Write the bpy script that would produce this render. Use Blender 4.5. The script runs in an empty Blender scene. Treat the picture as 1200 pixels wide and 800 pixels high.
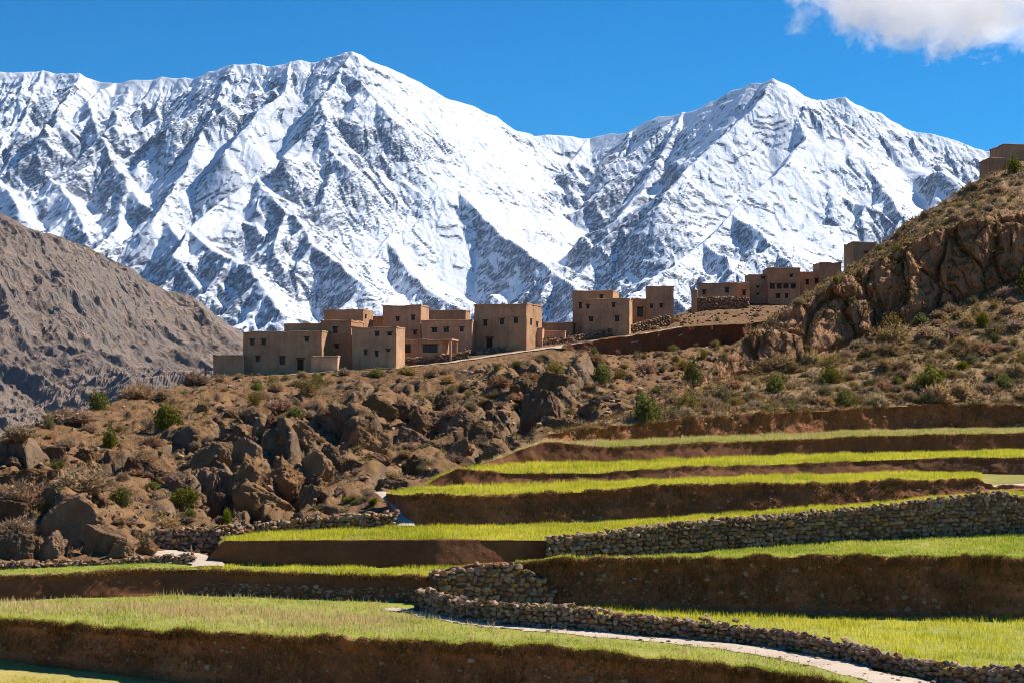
import bpy, bmesh, math, random
import numpy as np
from mathutils import Vector, Matrix
from mathutils.bvhtree import BVHTree

# ------------------------------------------------------------------ camera, sky, sun, exposure
F = 2000.0          # focal length in photo pixels (photo 1200 x 800)
HOR = 470.0         # eye level row in the photo
CAMZ = 19.0
SC = bpy.context.scene
COL = SC.collection
cam_d = bpy.data.cameras.new('camera')
cam_d.sensor_width = 36.0
cam_d.lens = 36.0 * F / 1200.0
cam_d.shift_y = (HOR - 400.0) / 1200.0
cam_d.clip_start = 0.5
cam_d.clip_end = 80000.0
cam = bpy.data.objects.new('camera', cam_d)
COL.objects.link(cam)
cam.location = (0, 0, CAMZ)
cam.rotation_euler = (math.radians(90), 0, 0)
SC.camera = cam

SUN_EL = math.radians(45.0)
SUN_AZ = math.radians(61.0)      # clockwise from +Y (the view direction) towards +X
W = bpy.data.worlds.new('World')
SC.world = W
W.use_nodes = True
nt = W.node_tree
bg = nt.nodes['Background']
sky = nt.nodes.new('ShaderNodeTexSky')
sky.sky_type = 'NISHITA'
sky.sun_disc = False
sky.sun_elevation = SUN_EL
sky.sun_rotation = SUN_AZ
sky.altitude = 3000.0
sky.air_density = 1.25
sky.dust_density = 0.0
sky.ozone_density = 6.0
hs = nt.nodes.new('ShaderNodeHueSaturation')
hs.inputs['Saturation'].default_value = 1.85
nt.links.new(sky.outputs['Color'], hs.inputs['Color'])
nt.links.new(hs.outputs['Color'], bg.inputs['Color'])
bg.inputs['Strength'].default_value = 0.073
sun_d = bpy.data.lights.new('sun', 'SUN')
sun_d.energy = 5.0
sun_d.angle = math.radians(0.5)
sun_d.color = (1.0, 0.945, 0.86)
sun = bpy.data.objects.new('sun', sun_d)
COL.objects.link(sun)
sun.location = (200, 120, 300)
to_sun = Vector((math.sin(SUN_AZ) * math.cos(SUN_EL), math.cos(SUN_AZ) * math.cos(SUN_EL), math.sin(SUN_EL)))
sun.rotation_euler = to_sun.to_track_quat('Z', 'Y').to_euler()
SC.view_settings.view_transform = 'Standard'
SC.view_settings.look = 'None'
SC.view_settings.exposure = 0.68
SC.view_settings.gamma = 1.0
SC.view_settings.use_curve_mapping = False
SC.cycles.max_bounces = 24
SC.cycles.diffuse_bounces = 3
SC.cycles.glossy_bounces = 2
SC.cycles.transmission_bounces = 3
SC.cycles.volume_bounces = 24
SC.cycles.use_denoising = True
SC.cycles.pixel_filter_type = 'BLACKMAN_HARRIS'
SC.cycles.filter_width = 1.0

# ------------------------------------------------------------------ helpers
rng = np.random.default_rng(7)
random.seed(7)

def pt(px, py, D):
    """a photo pixel and a distance along the view axis -> a point in metres"""
    px = np.asarray(px, float); py = np.asarray(py, float); D = np.asarray(D, float)
    return np.stack(np.broadcast_arrays((px - 600.0) / F * D, D, CAMZ + (HOR - py) / F * D), -1)

def _hash(ix, iy, iz, seed):
    h = (ix.astype(np.int64) * 374761393 + iy.astype(np.int64) * 668265263 + iz.astype(np.int64) * 2147483647 + seed * 974634777) & 0xFFFFFFFF
    h = ((h ^ (h >> 13)) * 1274126177) & 0xFFFFFFFF
    h = ((h ^ (h >> 16)) * 2246822519) & 0xFFFFFFFF
    h = h ^ (h >> 15)
    return (h & 0xFFFFFF).astype(np.float32) / float(0xFFFFFF) * 2.0 - 1.0

def vnoise(p, seed=0):
    p = np.asarray(p, float)
    i = np.floor(p).astype(np.int64)
    f = p - i
    w = f * f * f * (f * (f * 6 - 15) + 10)
    x, y, z = i[..., 0], i[..., 1], i[..., 2]
    u, v, t = w[..., 0], w[..., 1], w[..., 2]
    flat = not np.any(f[..., 2]) and not np.any(z)
    def lay(zz):
        a = _hash(x, y, zz, seed); b = _hash(x + 1, y, zz, seed)
        c = _hash(x, y + 1, zz, seed); d = _hash(x + 1, y + 1, zz, seed)
        return (a + (b - a) * u) * (1 - v) + (c + (d - c) * u) * v
    l0 = lay(z)
    if flat:
        return l0
    return l0 * (1 - t) + lay(z + 1) * t

def fbm(p, octv=4, gain=0.5, seed=0, lac=2.03, ridged=False):
    p = np.asarray(p, float)
    s = 0.0; a = 1.0; n = 0.0
    for o in range(octv):
        v = vnoise(p, seed + o * 17)
        if ridged:
            v = 1.0 - 2.0 * np.abs(v)
        s = s + a * v; n += a
        a *= gain
        p = p * lac + np.array([11.3, 7.7, 0.0 if not np.any(p[..., 2]) else 3.1])
    return s / n

def worley(p, seed=0):
    """nearest and second nearest cell distance, and a random value per cell"""
    p = np.asarray(p, float); i = np.floor(p).astype(np.int64)
    f1 = np.full(p.shape[:-1], 9.0); f2 = f1.copy(); idv = np.zeros(p.shape[:-1])
    for dx in (-1, 0, 1):
        for dy in (-1, 0, 1):
            for dz in (-1, 0, 1):
                x, y, z = i[..., 0] + dx, i[..., 1] + dy, i[..., 2] + dz
                q = np.stack([x + 0.5 + 0.45 * _hash(x, y, z, seed), y + 0.5 + 0.45 * _hash(x, y, z, seed + 1), z + 0.5 + 0.45 * _hash(x, y, z, seed + 2)], -1)
                d = np.linalg.norm(q - p, axis=-1)
                near = d < f1
                f2 = np.where(near, f1, np.minimum(f2, d))
                idv = np.where(near, _hash(x, y, z, seed + 3), idv)
                f1 = np.where(near, d, f1)
    return f1, f2, idv

def p2(x, y):
    return np.stack([x, y, np.zeros_like(x)], -1)

def mesh_from(name, verts, faces, smooth=False):
    verts = np.asarray(verts, np.float32).reshape(-1, 3)
    faces = np.asarray(faces, np.int32)
    me = bpy.data.meshes.new(name)
    n, k = faces.shape
    me.vertices.add(len(verts)); me.vertices.foreach_set('co', verts.ravel())
    me.loops.add(n * k); me.loops.foreach_set('vertex_index', faces.ravel())
    me.polygons.add(n)
    me.polygons.foreach_set('loop_start', np.arange(0, n * k, k, dtype=np.int32))
    me.polygons.foreach_set('loop_total', np.full(n, k, np.int32))
    me.polygons.foreach_set('use_smooth', np.full(n, smooth, bool))
    me.update(calc_edges=True)
    return me

def grid_faces(nr, nc):
    i = np.arange(nr - 1)[:, None] * nc + np.arange(nc - 1)[None, :]
    return np.stack([i, i + 1, i + nc + 1, i + nc], -1).reshape(-1, 4)

def obj(name, me, mat=None, parent=None, **props):
    o = bpy.data.objects.new(name, me)
    COL.objects.link(o)
    if mat is not None and me is not None and not me.materials:
        me.materials.append(mat)
    if parent is not None:
        o.parent = parent
    for k, v in props.items():
        o[k] = v
    return o

def thing(name, label, cat, loc=(0, 0, 0), rotz=0.0, group=None):
    o = obj(name, None, label=label, category=cat, kind='thing')
    o.location = loc; o.rotation_euler = (0, 0, rotz)
    o.empty_display_size = 0.3
    if group: o['group'] = group
    return o

# ------------------------------------------------------------------ materials
class NT:
    def __init__(self, name, rough=0.9):
        self.m = bpy.data.materials.new(name); self.m.use_nodes = True
        self.t = self.m.node_tree; self.b = self.t.nodes['Principled BSDF']
        self.out = self.t.nodes['Material Output']
        self.b.inputs['Roughness'].default_value = rough
        self.b.inputs['Specular IOR Level'].default_value = 0.15
    def n(self, kind, **kw):
        x = self.t.nodes.new(kind)
        for k, v in kw.items(): setattr(x, k, v)
        return x
    def l(self, a, b): self.t.links.new(a, b)
    def put(self, sock, v):
        if hasattr(v, 'is_output'): self.l(v, sock)
        else: sock.default_value = v
    def coord(self, kind='Object', scale=(1, 1, 1)):
        c = self.n('ShaderNodeTexCoord').outputs[kind]
        mp = self.n('ShaderNodeMapping'); self.l(c, mp.inputs['Vector']); mp.inputs['Scale'].default_value = scale
        return mp.outputs['Vector']
    def noise(self, vec, scale, detail=5, rough=0.6, dist=0.0):
        x = self.n('ShaderNodeTexNoise'); self.l(vec, x.inputs['Vector'])
        x.inputs['Scale'].default_value = scale; x.inputs['Detail'].default_value = detail
        x.inputs['Roughness'].default_value = rough; x.inputs['Distortion'].default_value = dist
        return x.outputs['Fac']
    def voro(self, vec, scale, feature='F1', out='Distance'):
        x = self.n('ShaderNodeTexVoronoi', feature=feature); self.l(vec, x.inputs['Vector'])
        x.inputs['Scale'].default_value = scale
        return x.outputs[out]
    def ramp(self, fac, stops):
        r = self.n('ShaderNodeValToRGB'); self.l(fac, r.inputs['Fac'])
        e = r.color_ramp.elements
        while len(e) < len(stops): e.new(0.5)
        for i, (p, c) in enumerate(stops):
            e[i].position = p; e[i].color = (c, c, c, 1) if isinstance(c, (int, float)) else (*c, 1)
        return r.outputs['Color']
    def math(self, op, a, b=0.0, c=None):
        x = self.n('ShaderNodeMath', operation=op)
        self.put(x.inputs[0], a); self.put(x.inputs[1], b)
        if c is not None: self.put(x.inputs[2], c)
        return x.outputs[0]
    def mix(self, fac, a, b, blend='MIX'):
        x = self.n('ShaderNodeMix', data_type='RGBA', blend_type=blend)
        self.put(x.inputs[0], fac)
        self.put(x.inputs[6], a if hasattr(a, 'is_output') else (*a, 1))
        self.put(x.inputs[7], b if hasattr(b, 'is_output') else (*b, 1))
        return x.outputs[2]
    def normal_z(self):
        g = self.n('ShaderNodeNewGeometry'); s = self.n('ShaderNodeSeparateXYZ'); self.l(g.outputs['Normal'], s.inputs[0])
        return s.outputs['Z']
    def color(self, c): self.put(self.b.inputs['Base Color'], c if hasattr(c, 'is_output') else (*c, 1)); return self
    def bump(self, h, strength=0.5, dist=0.1):
        x = self.n('ShaderNodeBump'); self.put(x.inputs['Height'], h)
        self.put(x.inputs['Strength'], strength); x.inputs['Distance'].default_value = dist
        self.l(x.outputs['Normal'], self.b.inputs['Normal']); return self
    def jitter(self, c, v=0.25, h=0.02, s=0.15):
        """colour varied from object to object"""
        r = self.n('ShaderNodeObjectInfo').outputs['Random']
        hsv = self.n('ShaderNodeHueSaturation'); self.put(hsv.inputs['Color'], c)
        self.put(hsv.inputs['Value'], self.math('MULTIPLY_ADD', r, 2 * v, 1 - v))
        r2 = self.math('FRACT', self.math('MULTIPLY', r, 17.31))
        self.put(hsv.inputs['Hue'], self.math('MULTIPLY_ADD', r2, 2 * h, 0.5 - h))
        r3 = self.math('FRACT', self.math('MULTIPLY', r, 41.7))
        self.put(hsv.inputs['Saturation'], self.math('MULTIPLY_ADD', r3, 2 * s, 1 - s))
        return hsv.outputs['Color']

# ------------------------------------------------------------------ snow mountains (kilometres away)
def poly_pts(keys):
    k = np.array(keys, float)
    return pt(k[:, 0], k[:, 1], k[:, 2] * 1000.0)

def ridge_height(GX, GY, ridges, slope, dx, dy, x0, y0):
    H = np.full(GX.shape, -1e4)
    nr, nc = GX.shape
    for (A, B, sl, R) in ridges:
        xa, xb = min(A[0], B[0]) - R, max(A[0], B[0]) + R
        ya, yb = min(A[1], B[1]) - R, max(A[1], B[1]) + R
        c0, c1 = max(0, int((xa - x0) / dx)), min(nc, int((xb - x0) / dx) + 2)
        r0, r1 = max(0, int((ya - y0) / dy)), min(nr, int((yb - y0) / dy) + 2)
        if c0 >= c1 or r0 >= r1: continue
        X = GX[r0:r1, c0:c1]; Y = GY[r0:r1, c0:c1]
        d = B - A
        L2 = d[0] ** 2 + d[1] ** 2 + 1e-6
        t = np.clip(((X - A[0]) * d[0] + (Y - A[1]) * d[1]) / L2, 0, 1)
        ox = X - A[0] - t * d[0]; oy = Y - A[1] - t * d[1]
        dist = np.hypot(ox, oy)
        c = 0.5 - 0.5 * (ox * 0.9 + oy * 0.43) / (dist + 1e-3)      # 0 on the sunny flank, 1 on the shaded one
        h = A[2] + t * d[2] - (sl[0] + (sl[1] - sl[0]) * c) * dist
        H[r0:r1, c0:c1] = np.maximum(H[r0:r1, c0:c1], h)
    return H

def erode(H, cell, n, steps, seed, rate=0.12, dep=0.1, cap=1.0, inertia=0.25):
    """many water drops at once: they run downhill, cut the steep places and settle on the flat ones"""
    g = np.random.default_rng(seed)
    nr, nc = H.shape
    px = g.uniform(2, nc - 4, n); py = g.uniform(2, nr - 4, n)
    vx = np.zeros(n); vy = np.zeros(n); sed = np.zeros(n); sp = np.ones(n)
    Hf = H
    def samp(x, y):
        ix = x.astype(int); iy = y.astype(int); fx = x - ix; fy = y - iy
        a = Hf[iy, ix]; b = Hf[iy, ix + 1]; c = Hf[iy + 1, ix]; d = Hf[iy + 1, ix + 1]
        gx = (b - a) * (1 - fy) + (d - c) * fy
        gy = (c - a) * (1 - fx) + (d - b) * fx
        h = a * (1 - fx) * (1 - fy) + b * fx * (1 - fy) + c * (1 - fx) * fy + d * fx * fy
        return h, gx, gy, ix, iy, fx, fy
    alive = np.ones(n, bool)
    for s in range(steps):
        h, gx, gy, ix, iy, fx, fy = samp(px, py)
        vx = vx * inertia - gx * (1 - inertia); vy = vy * inertia - gy * (1 - inertia)
        m = np.hypot(vx, vy) + 1e-9
        vx /= m; vy /= m
        nx = px + vx; ny = py + vy
        alive &= (nx > 2) & (nx < nc - 4) & (ny > 2) & (ny < nr - 4)
        nx = np.clip(nx, 2, nc - 4); ny = np.clip(ny, 2, nr - 4)
        h2 = samp(nx, ny)[0]
        dh = h2 - h
        capc = np.maximum(-dh, 0.01 * cell) * sp * cap
        amt = np.where(dh > 0, -np.minimum(dh, sed), np.where(sed > capc, -(sed - capc) * dep, np.minimum((capc - sed) * rate, -dh)))
        amt = np.where(alive, amt, 0.0)
        sed += amt
        tot = np.zeros(nr * nc)
        for (ox, oy, w) in ((0, 0, (1 - fx) * (1 - fy)), (1, 0, fx * (1 - fy)), (0, 1, (1 - fx) * fy), (1, 1, fx * fy)):
            tot += np.bincount(((iy + oy) * nc + ix + ox), weights=amt * w, minlength=nr * nc)
        Hf = Hf - np.clip(tot, -0.6, 0.9).reshape(nr, nc)
        sp = np.sqrt(np.maximum(0.2, sp * sp * 0.9 + np.maximum(-dh, 0) / cell))
        px, py = nx, ny
    return Hf

def blur(H, k=1):
    for _ in range(k):
        P = np.pad(H, 1, mode='edge')
        H = (P[:-2, 1:-1] + P[2:, 1:-1] + P[1:-1, :-2] + P[1:-1, 2:] + 4 * P[1:-1, 1:-1]) / 8.0
    return H

SKYLINE = [(-260, 150, 12.9), (-120, 110, 12.9), (0, 85, 12.8), (50, 82, 12.8), (110, 92, 12.7), (135, 96, 12.6), (190, 93, 12.5), (240, 88, 12.4), (275, 76, 12.2),
           (300, 79, 12.2), (340, 73, 12.1), (375, 70, 12.1), (413, 62, 12.0), (440, 73, 12.1), (490, 97, 12.2), (520, 113, 12.3),
           (560, 131, 12.5), (600, 151, 12.6), (625, 158, 12.7), (690, 162, 12.8), (715, 156, 12.7), (735, 155, 12.6), (770, 139, 12.4),
           (800, 131, 12.2), (850, 113, 11.9), (880, 99, 11.7), (905, 94, 11.6), (935, 111, 11.7), (960, 116, 11.8), (990, 113, 11.8),
           (1010, 126, 11.8), (1060, 149, 11.7), (1110, 161, 11.6), (1165, 179, 11.5), (1230, 205, 11.4), (1330, 240, 11.3), (1480, 290, 11.2)]
SPURS = [
    [(413, 62, 12.0), (392, 92, 11.7), (372, 120, 11.4), (385, 160, 11.0), (392, 200, 10.7), (380, 240, 10.35)],
    [(340, 73, 12.1), (332, 105, 11.75), (305, 132, 11.45), (285, 155, 11.2), (262, 180, 11.0)],
    [(275, 76, 12.2), (258, 110, 11.85), (240, 145, 11.5), (222, 180, 11.15), (200, 225, 10.8), (172, 262, 10.4)],
    [(190, 93, 12.5), (185, 130, 12.1), (196, 165, 11.7), (165, 200, 11.3)],
    [(135, 96, 12.6), (104, 118, 12.25), (112, 150, 11.85), (138, 190, 11.4), (150, 225, 11.0), (132, 270, 10.5), (110, 300, 10.1)],
    [(50, 82, 12.8), (38, 118, 12.4), (22, 150, 12.0), (52, 195, 11.5), (80, 240, 10.9), (100, 275, 10.5)],
    [(0, 85, 12.8), (-30, 140, 12.2), (-10, 200, 11.5), (20, 250, 10.9)],
    [(490, 97, 12.2), (512, 140, 11.8), (538, 180, 11.4), (528, 212, 11.05), (492, 245, 10.7), (452, 282, 10.25), (412, 316, 9.85), (372, 348, 9.45), (322, 384, 9.0)],
    [(372, 150, 11.15), (336, 178, 10.9), (300, 206, 10.6), (262, 236, 10.3), (226, 268, 9.95), (205, 300, 9.6), (228, 330, 9.3), (262, 362, 9.0)],
    [(560, 131, 12.5), (588, 168, 12.1), (612, 200, 11.7), (600, 235, 11.35), (580, 262, 11.0)],
    [(690, 162, 12.8), (662, 196, 12.3), (688, 222, 11.9), (664, 255, 11.45), (640, 292, 11.0), (602, 330, 10.4), (560, 366, 9.8)],
    [(905, 94, 11.6), (930, 135, 11.25), (950, 162, 10.95), (922, 190, 10.65), (892, 216, 10.4), (860, 250, 10.05), (822, 284, 9.7), (780, 316, 9.3), (728, 350, 8.9)],
    [(905, 94, 11.6), (880, 128, 11.3), (852, 160, 11.0), (818, 190, 10.75), (792, 215, 10.5), (765, 240, 10.2)],
    [(960, 116, 11.8), (985, 150, 11.4), (1012, 190, 10.95), (1038, 225, 10.55), (1002, 268, 10.1), (962, 300, 9.7), (920, 335, 9.2)],
    [(1060, 149, 11.7), (1082, 180, 11.35), (1102, 212, 11.0), (1090, 250, 10.55), (1060, 280, 10.2)],
    [(1165, 179, 11.5), (1190, 210, 11.1), (1180, 250, 10.6)],
    [(800, 131, 12.2), (782, 168, 11.8), (762, 202, 11.4), (738, 242, 10.95), (702, 290, 10.4), (668, 330, 9.9)],
    [(1002, 268, 10.1), (950, 262, 9.95), (905, 285, 9.6), (872, 312, 9.3), (850, 335, 9.0)],
    [(452, 282, 10.25), (480, 320, 9.8), (520, 350, 9.4), (570, 372, 9.1)],
    [(860, 250, 10.05), (900, 290, 9.6), (940, 320, 9.2)],
    [(640, 292, 11.0), (690, 318, 10.3), (735, 338, 9.7), (790, 355, 9.1)],
    [(528, 212, 11.05), (575, 262, 10.5), (630, 308, 9.9), (680, 345, 9.3)],
    [(300, 206, 10.6), (340, 250, 10.1), (390, 300, 9.5), (430, 335, 9.1)],
    [(226, 268, 9.95), (262, 300, 9.5), (300, 335, 9.0), (330, 365, 8.6)],
    [(150, 225, 11.0), (190, 262, 10.4), (230, 310, 9.7), (275, 350, 9.1), (300, 385, 8.6)],
    [(1012, 190, 10.95), (1050, 240, 10.3), (1100, 290, 9.6)],
    [(822, 284, 9.7), (862, 318, 9.2), (900, 345, 8.8)],
]

def build_snow_mountain():
    cell = 10.5
    x0, x1, y0, y1 = -5300.0, 5200.0, 7400.0, 13500.0
    nc = int((x1 - x0) / cell); nr = int((y1 - y0) / cell)
    GX, GY = np.meshgrid(x0 + np.arange(nc) * cell, y0 + np.arange(nr) * cell)
    g = np.random.default_rng(11)
    segs = []; big = []
    def add(P, sl, R, to=None):
        for a, b in zip(P[:-1], P[1:]): (segs if to is None else to).append((a, b, sl, R))
    def wiggle(P, n, amp):
        out = [P[0]]
        for a, b in zip(P[:-1], P[1:]):
            m = max(1, int(np.hypot(*(b - a)[:2]) / n))
            for k in range(1, m + 1):
                q = a + (b - a) * k / m
                if k < m: q = q + np.array([g.normal(0, amp), g.normal(0, amp), g.normal(0, amp * 0.3)])
                out.append(q)
        return np.array(out)
    def ribs(P, every, length, drop, depth, right_bias):
        """side ribs that leave a ridge and run down the fall line"""
        acc = 0.0
        for a, b in zip(P[:-1], P[1:]):
            L = np.hypot(*(b - a)[:2])
            t = (b - a)[:2] / (L + 1e-6)
            nrm = np.array([t[1], -t[0]])
            acc += L
            while acc > every:
                acc -= every * g.uniform(0.6, 1.4)
                q = a + (b - a) * g.uniform(0, 1)
                for side in (-1, 1):
                    d = nrm * side
                    if d[1] > 0.55: continue
                    d = d * 0.85 + np.array([0.25 * right_bias, -0.55])
                    d /= np.hypot(*d)
                    Lr = length * g.uniform(0.45, 1.25)
                    n = 4
                    R = [q + np.array([0, 0, -6.0])]
                    for k in range(n):
                        d = d + g.normal(0, 0.16, 2); d /= np.hypot(*d)
                        R.append(R[-1] + np.array([d[0] * Lr / n, d[1] * Lr / n, -drop * Lr / n * g.uniform(0.7, 1.3)]))
                    R = np.array(R)
                    add(R, (0.70, 1.5), 620.0)
                    if depth > 0:
                        ribs(R, every * 0.5, length * 0.38, drop * 1.05, depth - 1, right_bias)
    main = poly_pts(SKYLINE)
    mainw = wiggle(main, 160, 14)
    mainw = wiggle(mainw, 55, 5)
    mainw[:, 2] += fbm(p2(mainw[:, 0] / 130, mainw[:, 0] * 0), 4, 0.65, seed=77) * 38
    add(mainw, (0.70, 1.0), 3300.0, big)
    ribs(mainw, 420, 1000, 0.62, 1, 0.7)
    for S in SPURS:
        P = wiggle(poly_pts(S), 220, 22)
        add(P, (0.62, 1.25), 2600.0, big)
        ribs(P, 300, 760, 0.62, 1, 1.3)
    wx = fbm(p2(GX / 420, GY / 420), 4, seed=3) * 55
    wy = fbm(p2(GX / 420 + 50, GY / 420), 4, seed=4) * 55
    HB = ridge_height(GX, GY, big, 0.8, cell, cell, x0, y0)
    HR = ridge_height(GX, GY, segs, 0.8, cell, cell, x0, y0)
    rough = fbm(p2(GX / 850 + 3.3, GY / 850), 3, seed=14)
    rough = np.clip(rough * 2.4 + 0.52, 0.04, 1.0)
    H = HB + np.maximum(HR - HB, 0) * rough
    # warp by sampling at shifted cells
    ii = np.clip(np.round((GY + wy - y0) / cell).astype(int), 0, nr - 1)
    jj = np.clip(np.round((GX + wx - x0) / cell).astype(int), 0, nc - 1)
    sky_d = np.full(GX.shape, 1e9)
    yy = np.interp(GX, mainw[np.argsort(mainw[:, 0]), 0], mainw[np.argsort(mainw[:, 0]), 1])
    near_crest = np.exp(-((GY - yy) / 160.0) ** 2)
    H = np.where(near_crest > 0.3, H, H[ii, jj])
    base = CAMZ - 160.0 + (GY - 7400.0) * 0.175 + fbm(p2(GX / 900, GY / 900), 4, seed=9) * 60
    behind = GY > yy + 250
    base = np.where(behind, base - (GY - yy - 250) * 0.9, base)
    # rounded valley floors (snow basins), sharp ridges
    kk = 55.0
    H = base + kk * np.logaddexp(0.0, (H - base) / kk)
    H += fbm(p2(GX / 300, GY / 300), 5, seed=21, ridged=True) * 30 * (0.25 + 0.75 * rough) * (1 - 0.5 * near_crest)
    H += fbm(p2(GX / 60, GY / 60), 3, seed=31) * 5 * rough * rough
    H = blur(H, 1)
    H0 = H.copy()
    for b in range(3):
        H = erode(H, cell, 120000, 54, 100 + b)
        H = H0 + (H - H0) * (0.15 + 0.5 * rough)
    gyy, gxx = np.gradient(H, cell)
    steep = np.clip((np.hypot(gxx, gyy) - 0.55) / 0.5, 0, 1)
    a = math.radians(-38)
    U = GX * math.cos(a) - GY * math.sin(a); V = GX * math.sin(a) + GY * math.cos(a)
    H += fbm(p2(U / 60 + wx / 60, V / 170 + wy / 60), 4, 0.62, seed=85, ridged=True) * (0.8 + 13 * steep * (0.35 + 0.65 * rough))
    fc = grid_faces(nr, nc)
    keep = (GY < yy + 420).ravel() & (np.abs(GX) < 0.34 * GY + 250).ravel()
    fc = fc[keep[fc].all(1)]
    used = np.zeros(nr * nc, bool); used[fc.ravel()] = True
    idx = np.cumsum(used) - 1
    me = mesh_from('snow_mountain', np.stack([GX, GY, H], -1).reshape(-1, 3)[used], idx[fc], smooth=False)
    return me

def mat_snow():
    k = NT('snow_and_rock', 0.75)
    v = k.coord('Object', (1, 1, 1))
    nz = k.normal_z()
    big = k.noise(v, 0.0035, 6, 0.62)
    streak_v = k.n('ShaderNodeMapping'); k.l(v, streak_v.inputs['Vector'])
    streak_v.inputs['Rotation'].default_value = (0, 0, math.radians(32)); streak_v.inputs['Scale'].default_value = (0.35, 1.0, 0.35)
    fine = k.noise(streak_v.outputs['Vector'], 0.035, 7, 0.72)
    mid = k.noise(streak_v.outputs['Vector'], 0.011, 5, 0.65)
    s = k.math('ADD', nz, k.math('MULTIPLY', k.math('SUBTRACT', fine, 0.5), 0.20))
    s = k.math('ADD', s, k.math('MULTIPLY', k.math('SUBTRACT', big, 0.5), 0.34))
    s = k.math('ADD', s, k.math('MULTIPLY', k.math('SUBTRACT', mid, 0.5), 0.30))
    sz = k.n('ShaderNodeSeparateXYZ'); k.l(v, sz.inputs[0])
    alt = k.math('MULTIPLY', k.math('SUBTRACT', sz.outputs['Z'], 1300.0), 0.00006)
    s = k.math('ADD', s, alt)
    fac = k.ramp(s, [(0.56, 0.0), (0.645, 1.0)])
    rock = k.ramp(k.noise(v, 0.03, 6, 0.7), [(0.3, (0.068, 0.088, 0.135)), (0.5, (0.118, 0.14, 0.195)), (0.7, (0.19, 0.205, 0.24))])
    snow = k.ramp(big, [(0.3, (0.70, 0.73, 0.78)), (0.7, (0.78, 0.80, 0.83))])
    dust = k.ramp(k.noise(streak_v.outputs['Vector'], 0.085, 6, 0.75), [(0.515, 0.0), (0.555, 0.85)])
    rock = k.mix(dust, rock, (0.6, 0.63, 0.68))
    bare = k.ramp(k.noise(streak_v.outputs['Vector'], 0.055, 7, 0.75), [(0.70, 0.0), (0.74, 0.7)])
    snow = k.mix(bare, snow, (0.16, 0.165, 0.185))
    k.color(k.mix(fac, rock, snow))
    k.bump(k.math('ADD', k.math('MULTIPLY', fine, 0.6), k.math('MULTIPLY', k.noise(v, 0.12, 5, 0.75), 0.5)), k.math('MULTIPLY_ADD', fac, -0.68, 0.85), 30.0)
    return k.m

obj('snow_mountain', build_snow_mountain(), mat_snow(), kind='structure')

# ------------------------------------------------------------------ bare brown mountain beside the snow range
def build_brown_mountain():
    # ridge line falling from the frame's edge behind the village, lofted towards the camera
    px = np.linspace(-330, 520, 640)
    def line(keys):
        k = np.array(keys, float)
        return np.interp(px, k[:, 0], k[:, 1]), np.interp(px, k[:, 0], k[:, 2])
    curves = [
        line([(-330, 640, 1500), (0, 570, 1700), (150, 520, 1900), (300, 480, 2100), (700, 470, 2600)]),
        line([(-330, 470, 2250), (0, 470, 2400), (110, 440, 2600), (200, 430, 2800), (300, 430, 3000), (700, 450, 3200)]),
        line([(-330, 330, 2900), (0, 345, 3000), (100, 350, 3150), (200, 385, 3300), (300, 405, 3500), (700, 440, 3600)]),
        line([(-330, 130, 3700), (-100, 215, 3700), (0, 258, 3700), (40, 278, 3720), (90, 297, 3740), (140, 318, 3760), (190, 345, 3800), (240, 366, 3850), (285, 390, 3900), (340, 415, 3950), (700, 445, 4000)]),
        line([(-330, 330, 4600), (0, 380, 4600), (200, 440, 4700), (700, 470, 4700)]),
    ]
    seg = [80, 120, 170, 30]
    rows = []; ts = []
    for i in range(4):
        A = pt(px, *curves[i]); B = pt(px, *curves[i + 1])
        n = seg[i]
        for j in range(n + (i == 3)):
            t = j / n
            rows.append(A + (B - A) * t); ts.append(i + t)
    P = np.array(rows)
    ts = np.array(ts)[:, None]
    X, Y = P[..., 0], P[..., 1]
    crest = np.exp(-((ts - 3.0) / 0.10) ** 2)
    a = math.radians(-32)
    u = X * math.cos(a) - Y * math.sin(a); v = X * math.sin(a) + Y * math.cos(a)
    w = fbm(p2(X / 500, Y / 500), 3, seed=41) * 90
    sp = fbm(p2((u + w) / 310, (v + w) / 900), 5, 0.48, seed=42, ridged=True)
    sm = fbm(p2((u + w) / 90, (v + w) / 300), 4, 0.55, seed=43, ridged=True)
    damp = np.clip((430 - px[None, :]) / 260.0, 0.12, 1.0)
    P[..., 2] += damp * (1 - 0.82 * crest) * (sp * 66 + sm * 11) + (fbm(p2((u + w * 0.5) / 34, (v + w * 0.5) / 110), 4, 0.6, seed=46, ridged=True) * 10 + fbm(p2(X / 22, Y / 22), 3, 0.6, seed=45) * 4) * damp - 12 * (1 - crest)
    H = P[..., 2]
    return mesh_from('brown_mountain', P, grid_faces(P.shape[0], P.shape[1]), smooth=False), P

def mat_brown_mountain():
    k = NT('bare_mountain', 0.95)
    v = k.coord('Object')
    nz = k.normal_z()
    b = k.noise(v, 0.004, 6, 0.62, 0.4); f = k.noise(v, 0.05, 6, 0.7)
    speck = k.noise(v, 0.22, 4, 0.75)
    col = k.ramp(b, [(0.3, (0.175, 0.12, 0.09)), (0.5, (0.27, 0.185, 0.132)), (0.7, (0.36, 0.25, 0.175))])
    col = k.mix(k.ramp(f, [(0.45, 0.0), (0.62, 0.55)]), col, (0.09, 0.082, 0.08))
    col = k.mix(k.ramp(speck, [(0.52, 0.0), (0.60, 0.75)]), col, (0.085, 0.07, 0.056))
    rock = k.ramp(f, [(0.3, (0.07, 0.065, 0.065)), (0.7, (0.21, 0.18, 0.16))])
    col = k.mix(k.ramp(k.math('ADD', nz, k.math('MULTIPLY', k.math('SUBTRACT', f, 0.5), 0.35)), [(0.60, 1.0), (0.74, 0.0)]), col, rock)
    k.color(col)
    k.bump(k.math('ADD', f, k.math('MULTIPLY', speck, 0.4)), 0.6, 11.0)
    return k.m

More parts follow.
